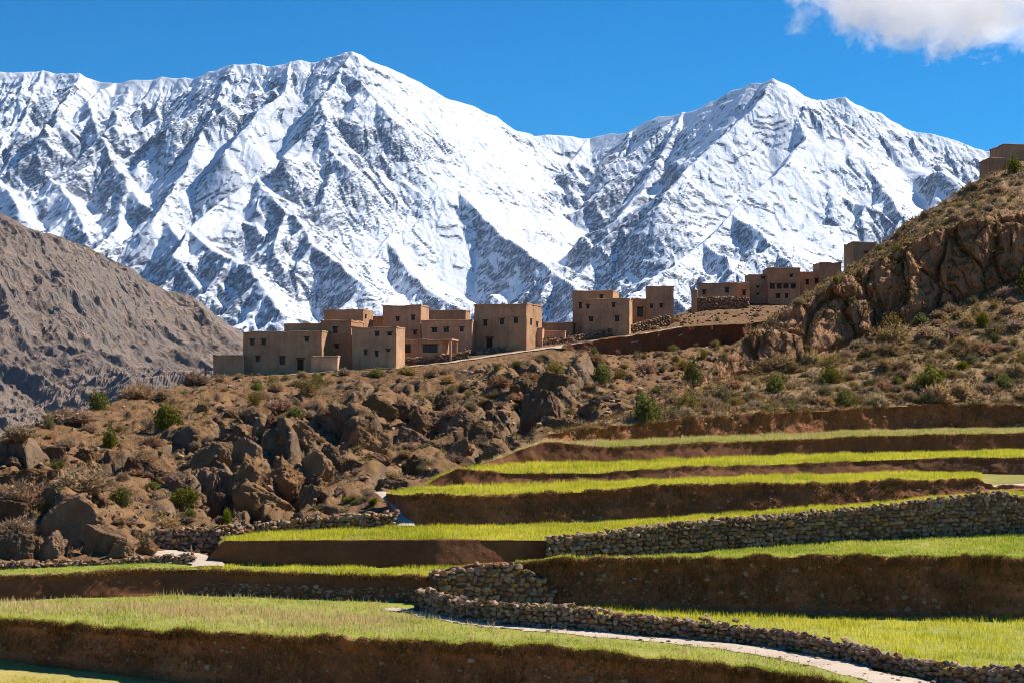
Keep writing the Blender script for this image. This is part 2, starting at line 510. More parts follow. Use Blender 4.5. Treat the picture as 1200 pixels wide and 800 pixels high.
_bm, BROWN_P = build_brown_mountain()
brown = obj('brown_mountain', _bm, mat_brown_mountain(), kind='structure')

# ------------------------------------------------------------------ terraces: curves (photo column, row, distance / K)
K = 1.45
class Curve:
    def __init__(self, keys, k=K, sm=9.0):
        a = np.array(keys, float)
        self.x0, self.x1 = a[0, 0], a[-1, 0]
        g = np.arange(self.x0, self.x1 + 1.0, 1.0)
        def s(v):
            r = np.interp(g, a[:, 0], v)
            n = int(sm)
            if n > 1:
                ker = np.hanning(2 * n + 1); ker /= ker.sum()
                r = np.convolve(np.pad(r, n, mode='reflect', reflect_type='odd'), ker, mode='valid')
            return r
        self.g = g; self.y = s(a[:, 1]); self.D = s(a[:, 2] * k)
    def yD(self, px):
        return np.interp(px, self.g, self.y), np.interp(px, self.g, self.D)
    def P(self, px):
        y, D = self.yD(px)
        return pt(px, y, D)

tB0b = Curve([(-200, 752, 56.3), (0, 770, 55.8), (100, 783, 54.3), (200, 795, 53), (350, 812, 51.3), (500, 825, 50.3), (700, 840, 48), (900, 852, 46), (1000, 865, 44), (1400, 960, 36)])
tB0t = Curve([(-200, 715, 59), (0, 727, 57), (100, 735, 55.5), (200, 742, 54), (350, 748, 53), (500, 756, 52), (650, 763, 50.7), (800, 778, 48.5), (900, 790, 47), (960, 798, 45.5), (1050, 820, 43.0), (1400, 920, 36.5)])
tb1 = Curve([(-200, 710, 62), (0, 704, 62.5), (100, 700, 63), (200, 697, 64), (300, 699, 64), (400, 703, 63.5), (515, 707, 63), (620, 709, 63.5), (700, 712, 63), (800, 717, 62.5), (900, 721, 62), (1000, 723, 62), (1100, 725, 61.6), (1200, 725, 61.5), (1400, 727, 61)])
tt1 = Curve([(-200, 684, 63), (0, 677, 63.6), (100, 672, 64), (190, 667.5, 65), (235, 667, 65.2), (300, 671, 65), (400, 674, 64.6), (508, 677, 64), (520, 668, 64.4), (620, 661, 65), (700, 657.5, 65), (900, 655, 63.6), (1050, 655, 63.3), (1200, 658, 63), (1400, 661, 62.5)], sm=5)
tb2 = Curve([(-200, 672, 66), (0, 662, 66.4), (180, 657, 67.2), (240, 661, 67.5), (400, 664, 67), (515, 665, 66.8), (640, 660, 68), (700, 656, 68.5), (800, 649, 69.5), (900, 641, 70.5), (1000, 634, 71.5), (1100, 629, 72), (1200, 626, 72.5), (1400, 618, 73)])
tt2 = Curve([(238, 661, 67.6), (262, 634, 68), (400, 633, 68), (520, 632, 68.3), (640, 633, 68.6), (700, 626, 69.4), (800, 614, 71), (900, 605, 72.3), (1000, 598, 73.2), (1100, 586, 74), (1150, 580, 74.5), (1178, 577, 74.6), (1190, 584, 74.6), (1400, 578, 75)], sm=5)
tb3 = Curve([(238, 645, 70), (262, 630, 71.0), (300, 625, 72.5), (385, 620, 74), (465, 617, 75.2), (600, 615, 76), (700, 611, 76.5), (800, 606, 77), (900, 599, 77.5), (1000, 591, 78), (1060, 586, 78.5), (1150, 578, 79.3), (1400, 571, 80)])
tt3 = Curve([(448, 579.5, 78.5), (458, 578.5, 78), (482, 583.5, 77.3), (570, 583, 77.6), (600, 580, 78), (700, 576, 78.6), (762, 571.5, 79.2), (900, 570, 80), (1000, 567.5, 81), (1100, 565, 81.6), (1142, 565, 82), (1162, 575, 81), (1400, 569.5, 82)], sm=4)
tb4 = Curve([(450, 579, 79), (500, 570, 83), (600, 568, 84.5), (700, 565, 86), (800, 561, 87.5), (900, 558, 89), (1000, 555.5, 90.5), (1100, 554, 91.5), (1200, 556, 91.5), (1400, 559, 91)])
tt4 = Curve([(496, 571, 83), (516, 558, 84), (536, 550.5, 84.6), (600, 555, 85.5), (700, 554, 87), (760, 551, 88), (800, 548, 89), (900, 545, 90.3), (1000, 540, 92), (1100, 537, 93), (1200, 538, 93), (1400, 540, 92)], sm=5)
tb5 = Curve([(496, 570, 83.5), (540, 549, 85.5), (600, 543, 93), (700, 542, 95), (800, 539, 98), (900, 535, 102), (1000, 533, 105), (1100, 531, 107), (1200, 528, 110), (1400, 526, 111)])
tt5 = Curve([(560, 546.5, 89), (600, 531, 94), (637, 518, 96), (660, 521, 96.5), (725, 525, 97), (800, 521, 100), (900, 516.5, 103), (1000, 512.5, 106), (1100, 509.5, 108), (1200, 507.5, 111), (1400, 506, 112)], sm=5)
tb6 = Curve([(560, 546, 90), (600, 530, 96), (635, 517, 98), (680, 519, 103), (740, 517, 107), (800, 515, 110), (900, 511, 115), (1000, 507, 121), (1100, 505, 124), (1200, 504, 125), (1400, 503, 126)])
tt6 = Curve([(600, 530, 96.2), (632, 515, 98.5), (642, 508, 100), (700, 502, 106), (800, 492, 112), (860, 487, 115), (900, 484, 117), (1000, 480, 123), (1050, 476, 125), (1100, 474, 127), (1200, 475, 128), (1400, 474, 129)], sm=5)

tb3r = Curve([(448, 580, 79), (456, 582, 78.6), (470, 599, 76.8), (485, 617.5, 75.1), (600, 615, 76), (700, 611, 76.5), (800, 606, 77), (900, 599, 77.5), (1000, 591, 78), (1060, 586, 78.5), (1150, 578, 79.3), (1400, 571, 80)], sm=3)
# the banks stand nearly upright: the top edge only a little behind the foot
for _b, _t, _k in ((tB0b, tB0t, 0.35), (tb1, tt1, 0.35), (tb2, tt2, 0.35), (tb3r, tt3, 0.25), (tb4, tt4, 0.4), (tb5, tt5, 0.25), (tb6, tt6, 0.12)):
    _d = np.interp(_t.g, _b.g, _b.D)
    _t.D = _d + _k * (_t.D - _d)

def loft(curveA, curveB, px, n):
    A = curveA(px); B = curveB(px)
    t = np.linspace(0, 1, n)[:, None, None]
    return A[None] + (B - A)[None] * t

# ---- materials of the ground
def mat_soil(name, stops, scale, bump=0.5, bd=0.12, speck=None):
    k = NT(name, 0.95)
    v = k.coord('Object')
    b = k.noise(v, 0.35 * scale, 6, 0.62, 0.3); f = k.noise(v, 3.2 * scale, 5, 0.7)
    m = k.math('ADD', k.math('MULTIPLY', b, 0.6), k.math('MULTIPLY', f, 0.4))
    col = k.ramp(m, stops)
    if speck:
        s = k.voro(v, 4.5 * scale)
        col = k.mix(k.ramp(s, [(0.10, 1.0), (0.16, 0.0)]), col, speck)
    k.color(col)
    k.bump(k.math('ADD', f, k.math('MULTIPLY', k.noise(v, 12 * scale, 3, 0.6), 0.5)), bump, bd)
    return k.m

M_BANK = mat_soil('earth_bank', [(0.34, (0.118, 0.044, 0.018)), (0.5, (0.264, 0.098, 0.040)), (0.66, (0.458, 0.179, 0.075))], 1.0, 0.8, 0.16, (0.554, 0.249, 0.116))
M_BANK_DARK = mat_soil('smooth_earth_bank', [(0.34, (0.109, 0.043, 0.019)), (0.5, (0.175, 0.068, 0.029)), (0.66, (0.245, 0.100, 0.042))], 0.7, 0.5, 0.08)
M_FIELD = mat_soil('field_soil', [(0.32, (0.16, 0.14, 0.03)), (0.5, (0.24, 0.21, 0.045)), (0.68, (0.34, 0.29, 0.07))], 1.2, 0.5, 0.06)
M_LOW = mat_soil('stubble_soil', [(0.32, (0.24, 0.19, 0.055)), (0.5, (0.36, 0.29, 0.08)), (0.68, (0.46, 0.36, 0.12))], 1.2, 0.6, 0.08)
M_TURF = mat_soil('turf', [(0.3, (0.16, 0.17, 0.03)), (0.5, (0.26, 0.26, 0.045)), (0.7, (0.38, 0.31, 0.09))], 0.8, 0.5, 0.05)
M_PATH = mat_soil('trodden_path', [(0.3, (0.36, 0.265, 0.19)), (0.5, (0.49, 0.385, 0.29)), (0.7, (0.58, 0.47, 0.37))], 1.6, 0.4, 0.04)

def bank_disp(P, amp, seed, freq=0.9, fray=0.0):
    """lumpy, eroded face: pushed along the horizontal normal, the top fringe slumped"""
    nr, nc, _ = P.shape
    N = np.cross(np.gradient(P, axis=1), np.gradient(P, axis=0))
    N /= np.linalg.norm(N, axis=-1, keepdims=True) + 1e-9
    N *= np.sign(-N[..., 1:2] + 1e-9)
    t = np.linspace(0, 1, nr)[:, None]
    d = fbm(P * freq, 4, 0.55, seed=seed) * amp + fbm(P * freq * 0.25, 3, 0.5, seed=seed + 5) * amp * 2.0
    d = d + fray * np.exp(-((1 - t) / 0.16) ** 2) * (0.6 + 0.9 * fbm(P * 1.3, 3, seed=seed + 9))
    d = d * np.clip(t / 0.12, 0.15, 1)
    P = P + N * d[..., None]
    q = P * np.array([0.75, 0.75, 0.0]) + 7.0
    top = (0.45 + fbm(q, 4, 0.6, seed=seed + 3)) * (0.25 * amp + 0.55 * fray)
    P[..., 2] += np.clip(top, 0, 1) * np.clip((t - 0.75) / 0.25, 0, 1)
    return P

BANKS = {}
def bank(name, cb, ct, x0, x1, mat, amp=0.14, seed=1, fray=0.12, nr=20, step=1.6):
    px = np.arange(x0, x1 + step, step)
    D = float(np.median(cb.yD(px)[1]))
    P = loft(cb.P, ct.P, px, nr)
    P[0, :, 2] -= 0.3                                   # rooted in the field below
    P = bank_disp(P, amp, seed, 0.9, fray)
    BANKS[name] = P.copy()
    back = P[-1] + np.array([0, 0.5, -0.02]); foot = P[-1] + np.array([0, 0.6, -1.5])
    P = np.concatenate([P, back[None], foot[None]], 0)
    o = obj(name, mesh_from(name, P, grid_faces(P.shape[0], P.shape[1]), smooth=True), mat, kind='structure')
    return o, P

def field(name, cf, cb, x0, x1, mat, n=14, step=5.0, over=1.2, rough=0.05, seed=3):
    px = np.arange(x0, x1 + step, step)
    P = loft(cf.P, cb.P, px, n)
    back = P[-1] + (P[-1] - P[-2]) / (np.linalg.norm(P[-1] - P[-2], axis=-1, keepdims=True) + 1e-6) * over
    back[:, 2] -= 0.12
    P = np.concatenate([P, back[None]], 0)
    P[..., 2] += fbm(P * np.array([0.5, 0.5, 0]) + 3, 3, seed=seed) * rough
    o = obj(name, mesh_from(name, P, grid_faces(P.shape[0], P.shape[1]), smooth=True), mat, kind='structure')
    return o, P

FIELDS = {}
# the lowest field, running on towards and past the viewpoint
pxl = np.arange(-260, 1500, 10.0)
y_, D_ = tB0b.yD(pxl)
Pb = pt(pxl, y_, D_ + 0.4); Pb[:, 2] -= 0.05
Pf = np.stack([np.linspace(-70, 70, len(pxl)), np.full(len(pxl), -25.0), np.full(len(pxl), CAMZ - 13.2)], -1)
Pl = Pf[None] + (Pb - Pf)[None] * np.linspace(0, 1, 40)[:, None, None]
Pl[..., 2] += fbm(Pl * np.array([0.3, 0.3, 0]), 3, seed=2) * 0.08
FIELDS['low'] = (obj('ploughed_field', mesh_from('ploughed_field', Pl, grid_faces(*Pl.shape[:2]), True), M_LOW, kind='structure'), Pl)

bank('lowest_bank', tB0b, tB0t, -200, 1200, M_BANK, 0.20, 1, 0.34, 26, 1.3)
FIELDS['g0'] = field('meadow', tB0t, tb1, -200, 1400, M_TURF, 30)
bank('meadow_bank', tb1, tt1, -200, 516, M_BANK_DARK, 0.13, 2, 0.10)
bank('tall_bank', tb1, tt1, 512, 1400, M_BANK, 0.22, 3, 0.36, 26, 1.3)
FIELDS['ledge'] = field('ledge_field', tt1, tb2, -200, 512, M_TURF, 8)
FIELDS['f2'] = field('turf_terrace', tt1, tb2, 512, 1400, M_TURF, 12)
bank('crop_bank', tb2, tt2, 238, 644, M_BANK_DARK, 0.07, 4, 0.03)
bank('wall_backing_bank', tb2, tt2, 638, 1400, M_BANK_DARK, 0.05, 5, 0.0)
FIELDS['f3'] = field('crop_terrace_low', tt2, tb3, 256, 1400, M_FIELD, 8)
bank('path_bank', tb3r, tt3, 455, 1400, M_BANK, 0.22, 6, 0.28, 22, 1.4)
FIELDS['f4'] = field('crop_terrace_mid', tt3, tb4, 453, 1400, M_FIELD, 8)
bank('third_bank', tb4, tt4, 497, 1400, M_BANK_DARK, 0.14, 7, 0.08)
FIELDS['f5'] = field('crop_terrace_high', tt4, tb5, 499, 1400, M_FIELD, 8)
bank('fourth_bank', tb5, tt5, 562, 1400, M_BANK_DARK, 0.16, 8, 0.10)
FIELDS['f6'] = field('grassy_ledge', tt5, tb6, 562, 1400, M_TURF, 8)
bank('uppermost_bank', tb6, tt6, 602, 1400, M_BANK, 0.35, 9, 0.25, 24, 1.6)

# ------------------------------------------------------------------ hillsides
h0 = Curve([(-320, 720, 88), (-100, 690, 93), (0, 672, 96), (180, 662, 98), (260, 646, 104), (385, 628, 108), (430, 606, 112), (470, 592, 117), (510, 578, 121), (560, 560, 129), (600, 545, 135), (640, 528, 143), (700, 515, 153), (800, 500, 166), (900, 492, 178), (1200, 484, 205)], 1.0, 20)
hm = Curve([(-320, 600, 112), (0, 585, 122), (100, 570, 130), (200, 556, 142), (300, 532, 152), (400, 522, 160), (500, 506, 168), (570, 500, 172), (620, 494, 176), (660, 480, 184), (720, 460, 198), (800, 440, 216), (900, 430, 230), (1200, 430, 245)], 1.0, 24)
hb = Curve([(-320, 562, 130), (-100, 535, 143), (0, 517, 149), (50, 499, 159), (100, 482, 169), (150, 468, 181), (200, 457, 192), (250, 446, 202), (330, 443, 206), (400, 437, 209), (460, 435, 212), (520, 429, 216), (600, 417, 223), (650, 410, 228), (672, 411, 231), (715, 416, 235), (780, 411, 241), (805, 408, 244), (855, 401, 250), (890, 392, 256), (1000, 385, 262), (1200, 380, 270)], 1.0, 8)
hc = Curve([(-320, 560, 131), (-100, 533, 144), (0, 514.5, 150), (50, 496.5, 160), (100, 479, 170), (150, 465.5, 182), (200, 454, 193), (250, 442, 203), (330, 440.5, 207), (400, 434.5, 210), (460, 432.5, 213), (520, 426.5, 217), (600, 414.5, 224), (672, 404, 230.5), (740, 394, 233.5), (805, 383, 237), (867, 380, 241), (900, 376, 247), (1000, 372, 264), (1200, 365, 272)], 1.0, 8)
hp = Curve([(-320, 600, 165), (-100, 565, 175), (0, 532, 183), (100, 494, 200), (200, 464, 214), (250, 442, 222), (330, 436, 226), (460, 426, 232), (560, 404, 245), (640, 396, 250), (740, 386, 258), (800, 366, 274), (830, 356, 284), (900, 352, 290), (1000, 350, 296), (1200, 345, 305)], 1.0, 12)
hq = Curve([(-320, 640, 230), (0, 560, 240), (100, 515, 250), (200, 475, 262), (250, 447, 268), (460, 432, 275), (640, 404, 290), (830, 362, 320), (1000, 356, 330), (1200, 350, 340)], 1.0, 20)
_c = np.interp(hb.g, hc.g, hc.D); _w = np.clip((hb.g - 655) / 25.0, 0, 1) * np.clip((905 - hb.g) / 25.0, 0, 1)
hb.D = hb.D + (_c - 0.5 - hb.D) * _w * 0.85
hr = Curve([(-320, 900, 420), (0, 800, 420), (300, 700, 450), (830, 620, 480), (1200, 600, 500)], 1.0, 20)

def rock_mask(px, py, spots):
    m = np.zeros(np.broadcast(px, py).shape)
    for (x, y, rx, ry, w) in spots:
        m = np.maximum(m, w * np.exp(-(((px - x) / rx) ** 2 + ((py - y) / ry) ** 2)))
    return m

def proj(P):
    return 600 + P[..., 0] / P[..., 1] * F, HOR - (P[..., 2] - CAMZ) / P[..., 1] * F

def surf_normal(P):
    N = np.cross(np.gradient(P, axis=1), np.gradient(P, axis=0))
    N /= np.linalg.norm(N, axis=-1, keepdims=True) + 1e-9
    return N * np.sign(np.sum(N * np.array([0, -0.5, 1.0]), -1, keepdims=True) + 1e-9)

HILL_ROCK = [(20, 560, 60, 34, 1.0), (85, 610, 50, 45, 0.7), (240, 560, 40, 45, 1.0), (290, 535, 60, 40, 1.0), (340, 555, 60, 55, 1.0), (375, 535, 40, 40, 0.9),
             (310, 592, 60, 28, 0.8), (430, 510, 45, 32, 0.9), (445, 478, 40, 26, 0.7), (480, 500, 40, 34, 0.8), (560, 508, 50, 30, 0.9), (635, 475, 34, 45, 1.0),
             (590, 530, 30, 20, 0.6), (170, 548, 50, 25, 0.7), (215, 575, 30, 26, 0.7), (490, 545, 45, 22, 0.5), (450, 560, 50, 20, 0.5), (600, 450, 40, 30, 0.5), (700, 485, 40, 25, 0.4), (680, 450, 40, 30, 0.35)]

def build_hill():
    px = np.arange(-320, 1200 + 1.8, 1.8)
    cs = [h0, hm, hb, hc, hp, hq, hr]
    ns = [150, 120, 12, 18, 10, 8]
    rows = []; ts = []
    for i, n in enumerate(ns):
        A = cs[i].P(px); B = cs[i + 1].P(px)
        for j in range(n + (i == len(ns) - 1)):
            rows.append(A + (B - A) * (j / n)); ts.append(i + j / n)
    P = np.array(rows); ts = np.array(ts)[:, None] + 0 * P[..., 0]
    x, y = proj(P)
    face = np.clip(ts / 0.15, 0, 1) * np.clip((2.0 - ts) / 0.25, 0, 1)          # calm at the foot and at the crest
    # folds and gullies running down the face
    N = surf_normal(P)
    rm = rock_mask(x, y, HILL_ROCK)
    w = fbm(P / 14.0, 3, seed=50) * 5
    gul = fbm(np.stack([(P[..., 0] + 0.35 * P[..., 1] + w) / 9.0, P[..., 1] / 34.0, P[..., 2] * 0], -1), 4, 0.5, seed=51, ridged=True)
    big = fbm(P / 16.0, 4, 0.5, seed=52) * 1.7
    Q = np.stack([P[..., 0] * 0.92 + P[..., 2] * 0.4, P[..., 1] * 0.45, P[..., 2] * 0.92 - P[..., 0] * 0.35], -1)
    rk = fbm(Q * np.array([0.42, 0.3, 0.3]), 4, 0.52, seed=53, ridged=True)
    rk = np.clip(rk * 1.2, -0.8, 1)
    small = fbm(P * 0.55, 4, 0.55, seed=54) * 0.42
    d = face * (gul * 0.9 + big * 0.8) + face * rm * (rk * 2.1 + 0.9) + small * np.clip(face + 0.25, 0, 1) * np.where(ts > 2.0, 0.35, 1.0)
    a = math.radians(33)
    ux = P[..., 0] + 1.2 * fbm(P / 4.0, 2, seed=56); uz = (P[..., 2] * 1.5 + P[..., 1] * 0.10) + 1.2 * fbm(P / 4.0 + 9, 2, seed=57)
    S = np.stack([(ux * math.cos(a) - uz * math.sin(a)) / 7.0, (ux * math.sin(a) + uz * math.cos(a)) / 3.0, P[..., 1] / 26.0], -1)
    f1, f2, idv = worley(S, 58)
    S2 = S * 2.3 + 3.1
    g1, g2, idv2 = worley(S2, 59)
    blocks = idv * 1.0 + 0.9 * np.clip((f2 - f1) / 0.28, 0, 1) - 0.5 + 0.22 * idv2 + 0.2 * np.clip((g2 - g1) / 0.3, 0, 1) - 0.9 * np.exp(-((f2 - f1) / 0.07) ** 2)
    rmx = np.clip(rm * 1.25, 0, 1)
    d = face * (gul * 0.9 + big * 0.8) + face * rmx * (blocks * 1.6 + 0.5) + face * (1 - rmx) * np.clip(blocks - 0.95, 0, 1) * 0.5 + small * np.clip(face + 0.25, 0, 1) * np.where(ts > 2.0, 0.35, 1.0)
    dirn = N * 0.6 + np.array([-0.1, -0.35, 0.5])
    dirn /= np.linalg.norm(dirn, axis=-1, keepdims=True)
    P = P + dirn * d[..., None]
    xr = np.interp(y, [415, 440, 465, 490, 512], [672, 652, 632, 618, 604])
    rv = np.exp(-((x - xr) / 15.0) ** 2) * np.clip((y - 418) / 25, 0, 1) * np.clip((525 - y) / 15, 0, 1) * np.clip(face * 2, 0, 1)
    bank_r = np.exp(-((x - xr - 34) / 16.0) ** 2) * np.clip((y - 418) / 25, 0, 1) * np.clip((510 - y) / 20, 0, 1) * np.clip(face * 2, 0, 1)
    P[..., 2] += 1.9 * bank_r - 3.0 * rv
    lumps = np.where(ts > 2.0, 0.12, 0.25)
    P[..., 2] += fbm(P * np.array([1.1, 0.8, 0]), 3, 0.55, seed=55) * lumps * np.clip(ts, 0, 1)
    return mesh_from('village_hill', P, grid_faces(*P.shape[:2]), smooth=True), P, rm

def mat_hill(name, soil, rockc, dry, thr=(0.62, 0.78)):
    k = NT(name, 0.95)
    v = k.coord('Object')
    nz = k.normal_z()
    b = k.noise(v, 0.11, 6, 0.62, 0.5); m = k.noise(v, 0.6, 6, 0.66); f = k.noise(v, 3.0, 5, 0.7)
    col = k.ramp(k.math('ADD', k.math('MULTIPLY', b, 0.55), k.math('MULTIPLY', m, 0.45)), soil)
    col = k.mix(k.ramp(m, [(0.5, 0.0), (0.62, 0.7)]), col, k.ramp(f, dry))
    rv = k.n('ShaderNodeMapping'); k.l(v, rv.inputs['Vector']); rv.inputs['Rotation'].default_value = (0.3, 0.6, 0.2); rv.inputs['Scale'].default_value = (1.0, 0.5, 0.45)
    rn = k.noise(rv.outputs['Vector'], 0.9, 7, 0.7, 0.6)
    rock = k.ramp(rn, rockc)
    fac = k.ramp(k.math('ADD', nz, k.math('MULTIPLY', k.math('SUBTRACT', m, 0.5), 0.5)), [(thr[0], 1.0), (thr[1], 0.0)])
    k.color(k.mix(fac, col, rock))
    k.bump(k.math('ADD', k.math('MULTIPLY', rn, 1.0), k.math('MULTIPLY', f, 0.5)), 0.8, 0.45)
    return k.m

M_HILL = mat_hill('hill_ground',
    [(0.34, (0.117, 0.060, 0.026)), (0.5, (0.224, 0.118, 0.052)), (0.64, (0.315, 0.172, 0.078))],
    [(0.28, (0.075, 0.048, 0.028)), (0.5, (0.168, 0.108, 0.063)), (0.72, (0.294, 0.197, 0.119))],
    [(0.35, (0.086, 0.055, 0.022)), (0.65, (0.233, 0.143, 0.053))])
_hm, HILL_P, HILL_RM = build_hill()
hill = obj('village_hill', _hm, M_HILL, kind='structure')

# the hill with the cliff
r1 = Curve([(600, 531, 140.0), (632, 514, 145.5), (642, 507, 147), (700, 498, 158), (780, 471, 178), (830, 454, 194), (870, 442, 203), (930, 429, 208), (1000, 402, 215), (1060, 378, 219), (1100, 362, 222), (1150, 345, 225), (1200, 328, 228), (1400, 276, 236)], 1.0, 8)
r2 = Curve([(600, 530.5, 140.2), (642, 506, 147.5), (700, 497, 159), (780, 469, 180), (830, 447, 197), (870, 409, 209), (900, 383, 214), (940, 358, 219), (985, 333, 223), (1010, 322, 225), (1060, 292, 227), (1100, 272, 229), (1150, 262, 231), (1200, 254, 233), (1400, 220, 240)], 1.0, 6)
r3 = Curve([(600, 530, 140.5), (642, 505, 148.5), (700, 496, 160), (780, 467.5, 182), (830, 445, 200), (870, 405, 213), (900, 378, 218), (940, 350, 224), (985, 320, 230), (1010, 307, 234), (1060, 266, 242), (1100, 243, 247), (1130, 222, 250), (1160, 206, 253), (1200, 188, 256), (1400, 120, 268)], 1.0, 6)
r4 = Curve([(600, 580, 160), (700, 540, 185), (830, 490, 225), (900, 420, 250), (1000, 345, 270), (1100, 280, 290), (1200, 240, 300), (1400, 170, 315)], 1.0, 10)

_r1D = np.interp(r2.g, r1.g, r1.D)
r2.D = _r1D + 0.22 * (r2.D - _r1D)

def build_cliff_hill():
    px = np.arange(602, 1400, 1.3)
    cs = [tt6, r1, r2, r3, r4]
    ns = [110, 110, 50, 12]
    rows = []; ts = []
    for i, n in enumerate(ns):
        A = cs[i].P(px); B = cs[i + 1].P(px)
        for j in range(n + (i == len(ns) - 1)):
            rows.append(A + (B - A) * (j / n)); ts.append(i + j / n)
    P = np.array(rows); ts = np.array(ts)[:, None] + 0 * P[..., 0]
    x, y = proj(P)
    N = surf_normal(P)
    grow = np.clip((x - 640) / 180.0, 0, 1)
    edge = np.clip(ts / 0.12, 0, 1)
    cliff = np.clip((ts - 0.93) / 0.1, 0, 1) * np.clip((2.12 - ts) / 0.14, 0, 1)
    slope = np.clip((1.0 - ts) / 0.1, 0, 1)
    top = np.clip((ts - 2.0) / 0.12, 0, 1)
    w = fbm(P / 5.0, 3, seed=60) * 1.8
    col = fbm(np.stack([(P[..., 0] - 0.5 * P[..., 1] + w) / 4.6, P[..., 2] * 0.075, P[..., 1] * 0.03], -1), 4, 0.5, seed=61, ridged=True)
    blk = fbm(P * np.array([0.22, 0.22, 0.32]), 4, 0.55, seed=62, ridged=True)
    d_c = cliff * grow * (col * 1.1 + blk * 0.8 + fbm(P * 0.9, 3, seed=63) * 0.3 + 1.0)
    C3 = np.stack([(P[..., 0] - 0.5 * P[..., 1] + 0.22 * P[..., 2] + w * 1.1) / 3.9, (P[..., 2] + w * 1.5) / 9.5, P[..., 1] / 30.0], -1)
    f1, f2, idv = worley(C3, 71); g1, g2, idv2 = worley(C3 * 2.4 + 1.7, 72)
    d_c = d_c + cliff * grow * (idv * 0.75 + 0.5 * np.clip((f2 - f1) / 0.2, 0, 1) - 0.4 + 0.3 * idv2 + 0.25 * np.clip((g2 - g1) / 0.25, 0, 1) - 1.2 * np.exp(-((f2 - f1) / 0.05) ** 2) - 0.3 * np.exp(-((g2 - g1) / 0.05) ** 2))
    d_s = slope * edge * (fbm(P / 9.0, 4, seed=64) * 0.9 * (0.2 + 0.8 * grow) + fbm(P * 0.7, 3, seed=65) * 0.2)
    d_t = top * grow * (fbm(P / 5.0, 4, 0.55, seed=66) * 1.3 + fbm(P * 0.8, 3, 0.6, seed=67) * 0.4)
    hd = np.array([-0.35, -0.9, 0.2]); hd = hd / np.linalg.norm(hd)
    P = P + hd * (d_c + 0.5 * d_t)[..., None] + np.array([0, -0.2, 0.97]) * (d_s + 0.6 * d_t)[..., None]
    P[0, :, 2] -= 0.02
    me = mesh_from('cliff_hill', P, grid_faces(*P.shape[:2]), smooth=True)
    me.polygons.foreach_set('use_smooth', ~((ts[:-1, :-1] > 0.97) & (ts[:-1, :-1] < 2.1)).ravel())
    fr = ts[:-1, :-1] + 0.10 * fbm(P[:-1, :-1] * 0.35, 3, seed=68)
    on = ((fr > 0.985) & (fr < 2.06) & (grow[:-1, :-1] > 0.5)).astype(np.int32).ravel()
    me.materials.append(M_CLIFF); me.materials.append(M_CLIFF_ROCK)
    me.polygons.foreach_set('material_index', on)
    return me, P

M_CLIFF = mat_hill('cliff_ground',
    [(0.34, (0.173, 0.102, 0.043)), (0.5, (0.311, 0.183, 0.083)), (0.64, (0.419, 0.257, 0.120))],
    [(0.28, (0.101, 0.050, 0.023)), (0.5, (0.251, 0.128, 0.056)), (0.72, (0.430, 0.235, 0.108))],
    [(0.35, (0.120, 0.084, 0.031)), (0.65, (0.311, 0.203, 0.078))])
def mat_cliff_rock():
    k = NT('ochre_cliff_rock', 0.92)
    v = k.coord('Object')
    mp = k.n('ShaderNodeMapping'); k.l(v, mp.inputs['Vector']); mp.inputs['Scale'].default_value = (1.0, 1.0, 0.28)
    a = k.noise(mp.outputs['Vector'], 0.35, 7, 0.68, 0.8); b = k.noise(mp.outputs['Vector'], 2.2, 6, 0.72, 0.4); f = k.noise(v, 5.0, 4, 0.7)
    m = k.math('ADD', k.math('MULTIPLY', a, 0.6), k.math('MULTIPLY', b, 0.4))
    k.color(k.ramp(m, [(0.34, (0.12, 0.062, 0.033)), (0.46, (0.29, 0.15, 0.075)), (0.56, (0.46, 0.235, 0.112)), (0.68, (0.55, 0.35, 0.20))]))
    k.bump(k.math('ADD', k.math('ADD', a, k.math('MULTIPLY', b, 0.6)), k.math('MULTIPLY', f, 0.2)), 0.9, 0.6)
    return k.m
M_CLIFF_ROCK = mat_cliff_rock()
_cm, CLIFF_P = build_cliff_hill()
cliff = obj('cliff_hill', _cm, M_CLIFF, kind='structure')

# the wide ground everything stands in, out to the mountains and past them
gx = np.linspace(-30000, 30000, 61); gy = np.concatenate([np.linspace(-3000, 900, 30), np.linspace(1000, 40000, 40)])
GXX, GYY = np.meshgrid(gx, gy)
GZ = CAMZ - 60 - np.clip(np.hypot(GXX, GYY) / 100, 0, 25) + fbm(p2(GXX / 2500, GYY / 2500), 3, seed=70) * 14 * np.clip((np.hypot(GXX, GYY) - 400) / 800, 0, 1)
obj('ground', mesh_from('ground', np.stack([GXX, GYY, GZ], -1), grid_faces(*GXX.shape), True), M_HILL, kind='structure')

def bvh_of(*grids):
    vs = []; fs = []; off = 0
    for P in grids:
        nr, nc = P.shape[:2]
        vs.append(P.reshape(-1, 3)); fs.append(grid_faces(nr, nc) + off); off += nr * nc
    return BVHTree.FromPolygons([tuple(v) for v in np.concatenate(vs)], [tuple(int(i) for i in f) for f in np.concatenate(fs)])

def cast(bvh, px, py):
    d = Vector(((px - 600) / F, 1.0, (HOR - py) / F)).normalized()
    hit = bvh.ray_cast(Vector((0, 0, CAMZ)), d)
    return hit[0], hit[1]
def drop(bvh, x, y, z=200.0):
    hit = bvh.ray_cast(Vector((x, y, z)), Vector((0, 0, -1)))
    return hit[0]
BV_HILL = bvh_of(HILL_P)
BV_CLIFF = bvh_of(CLIFF_P)

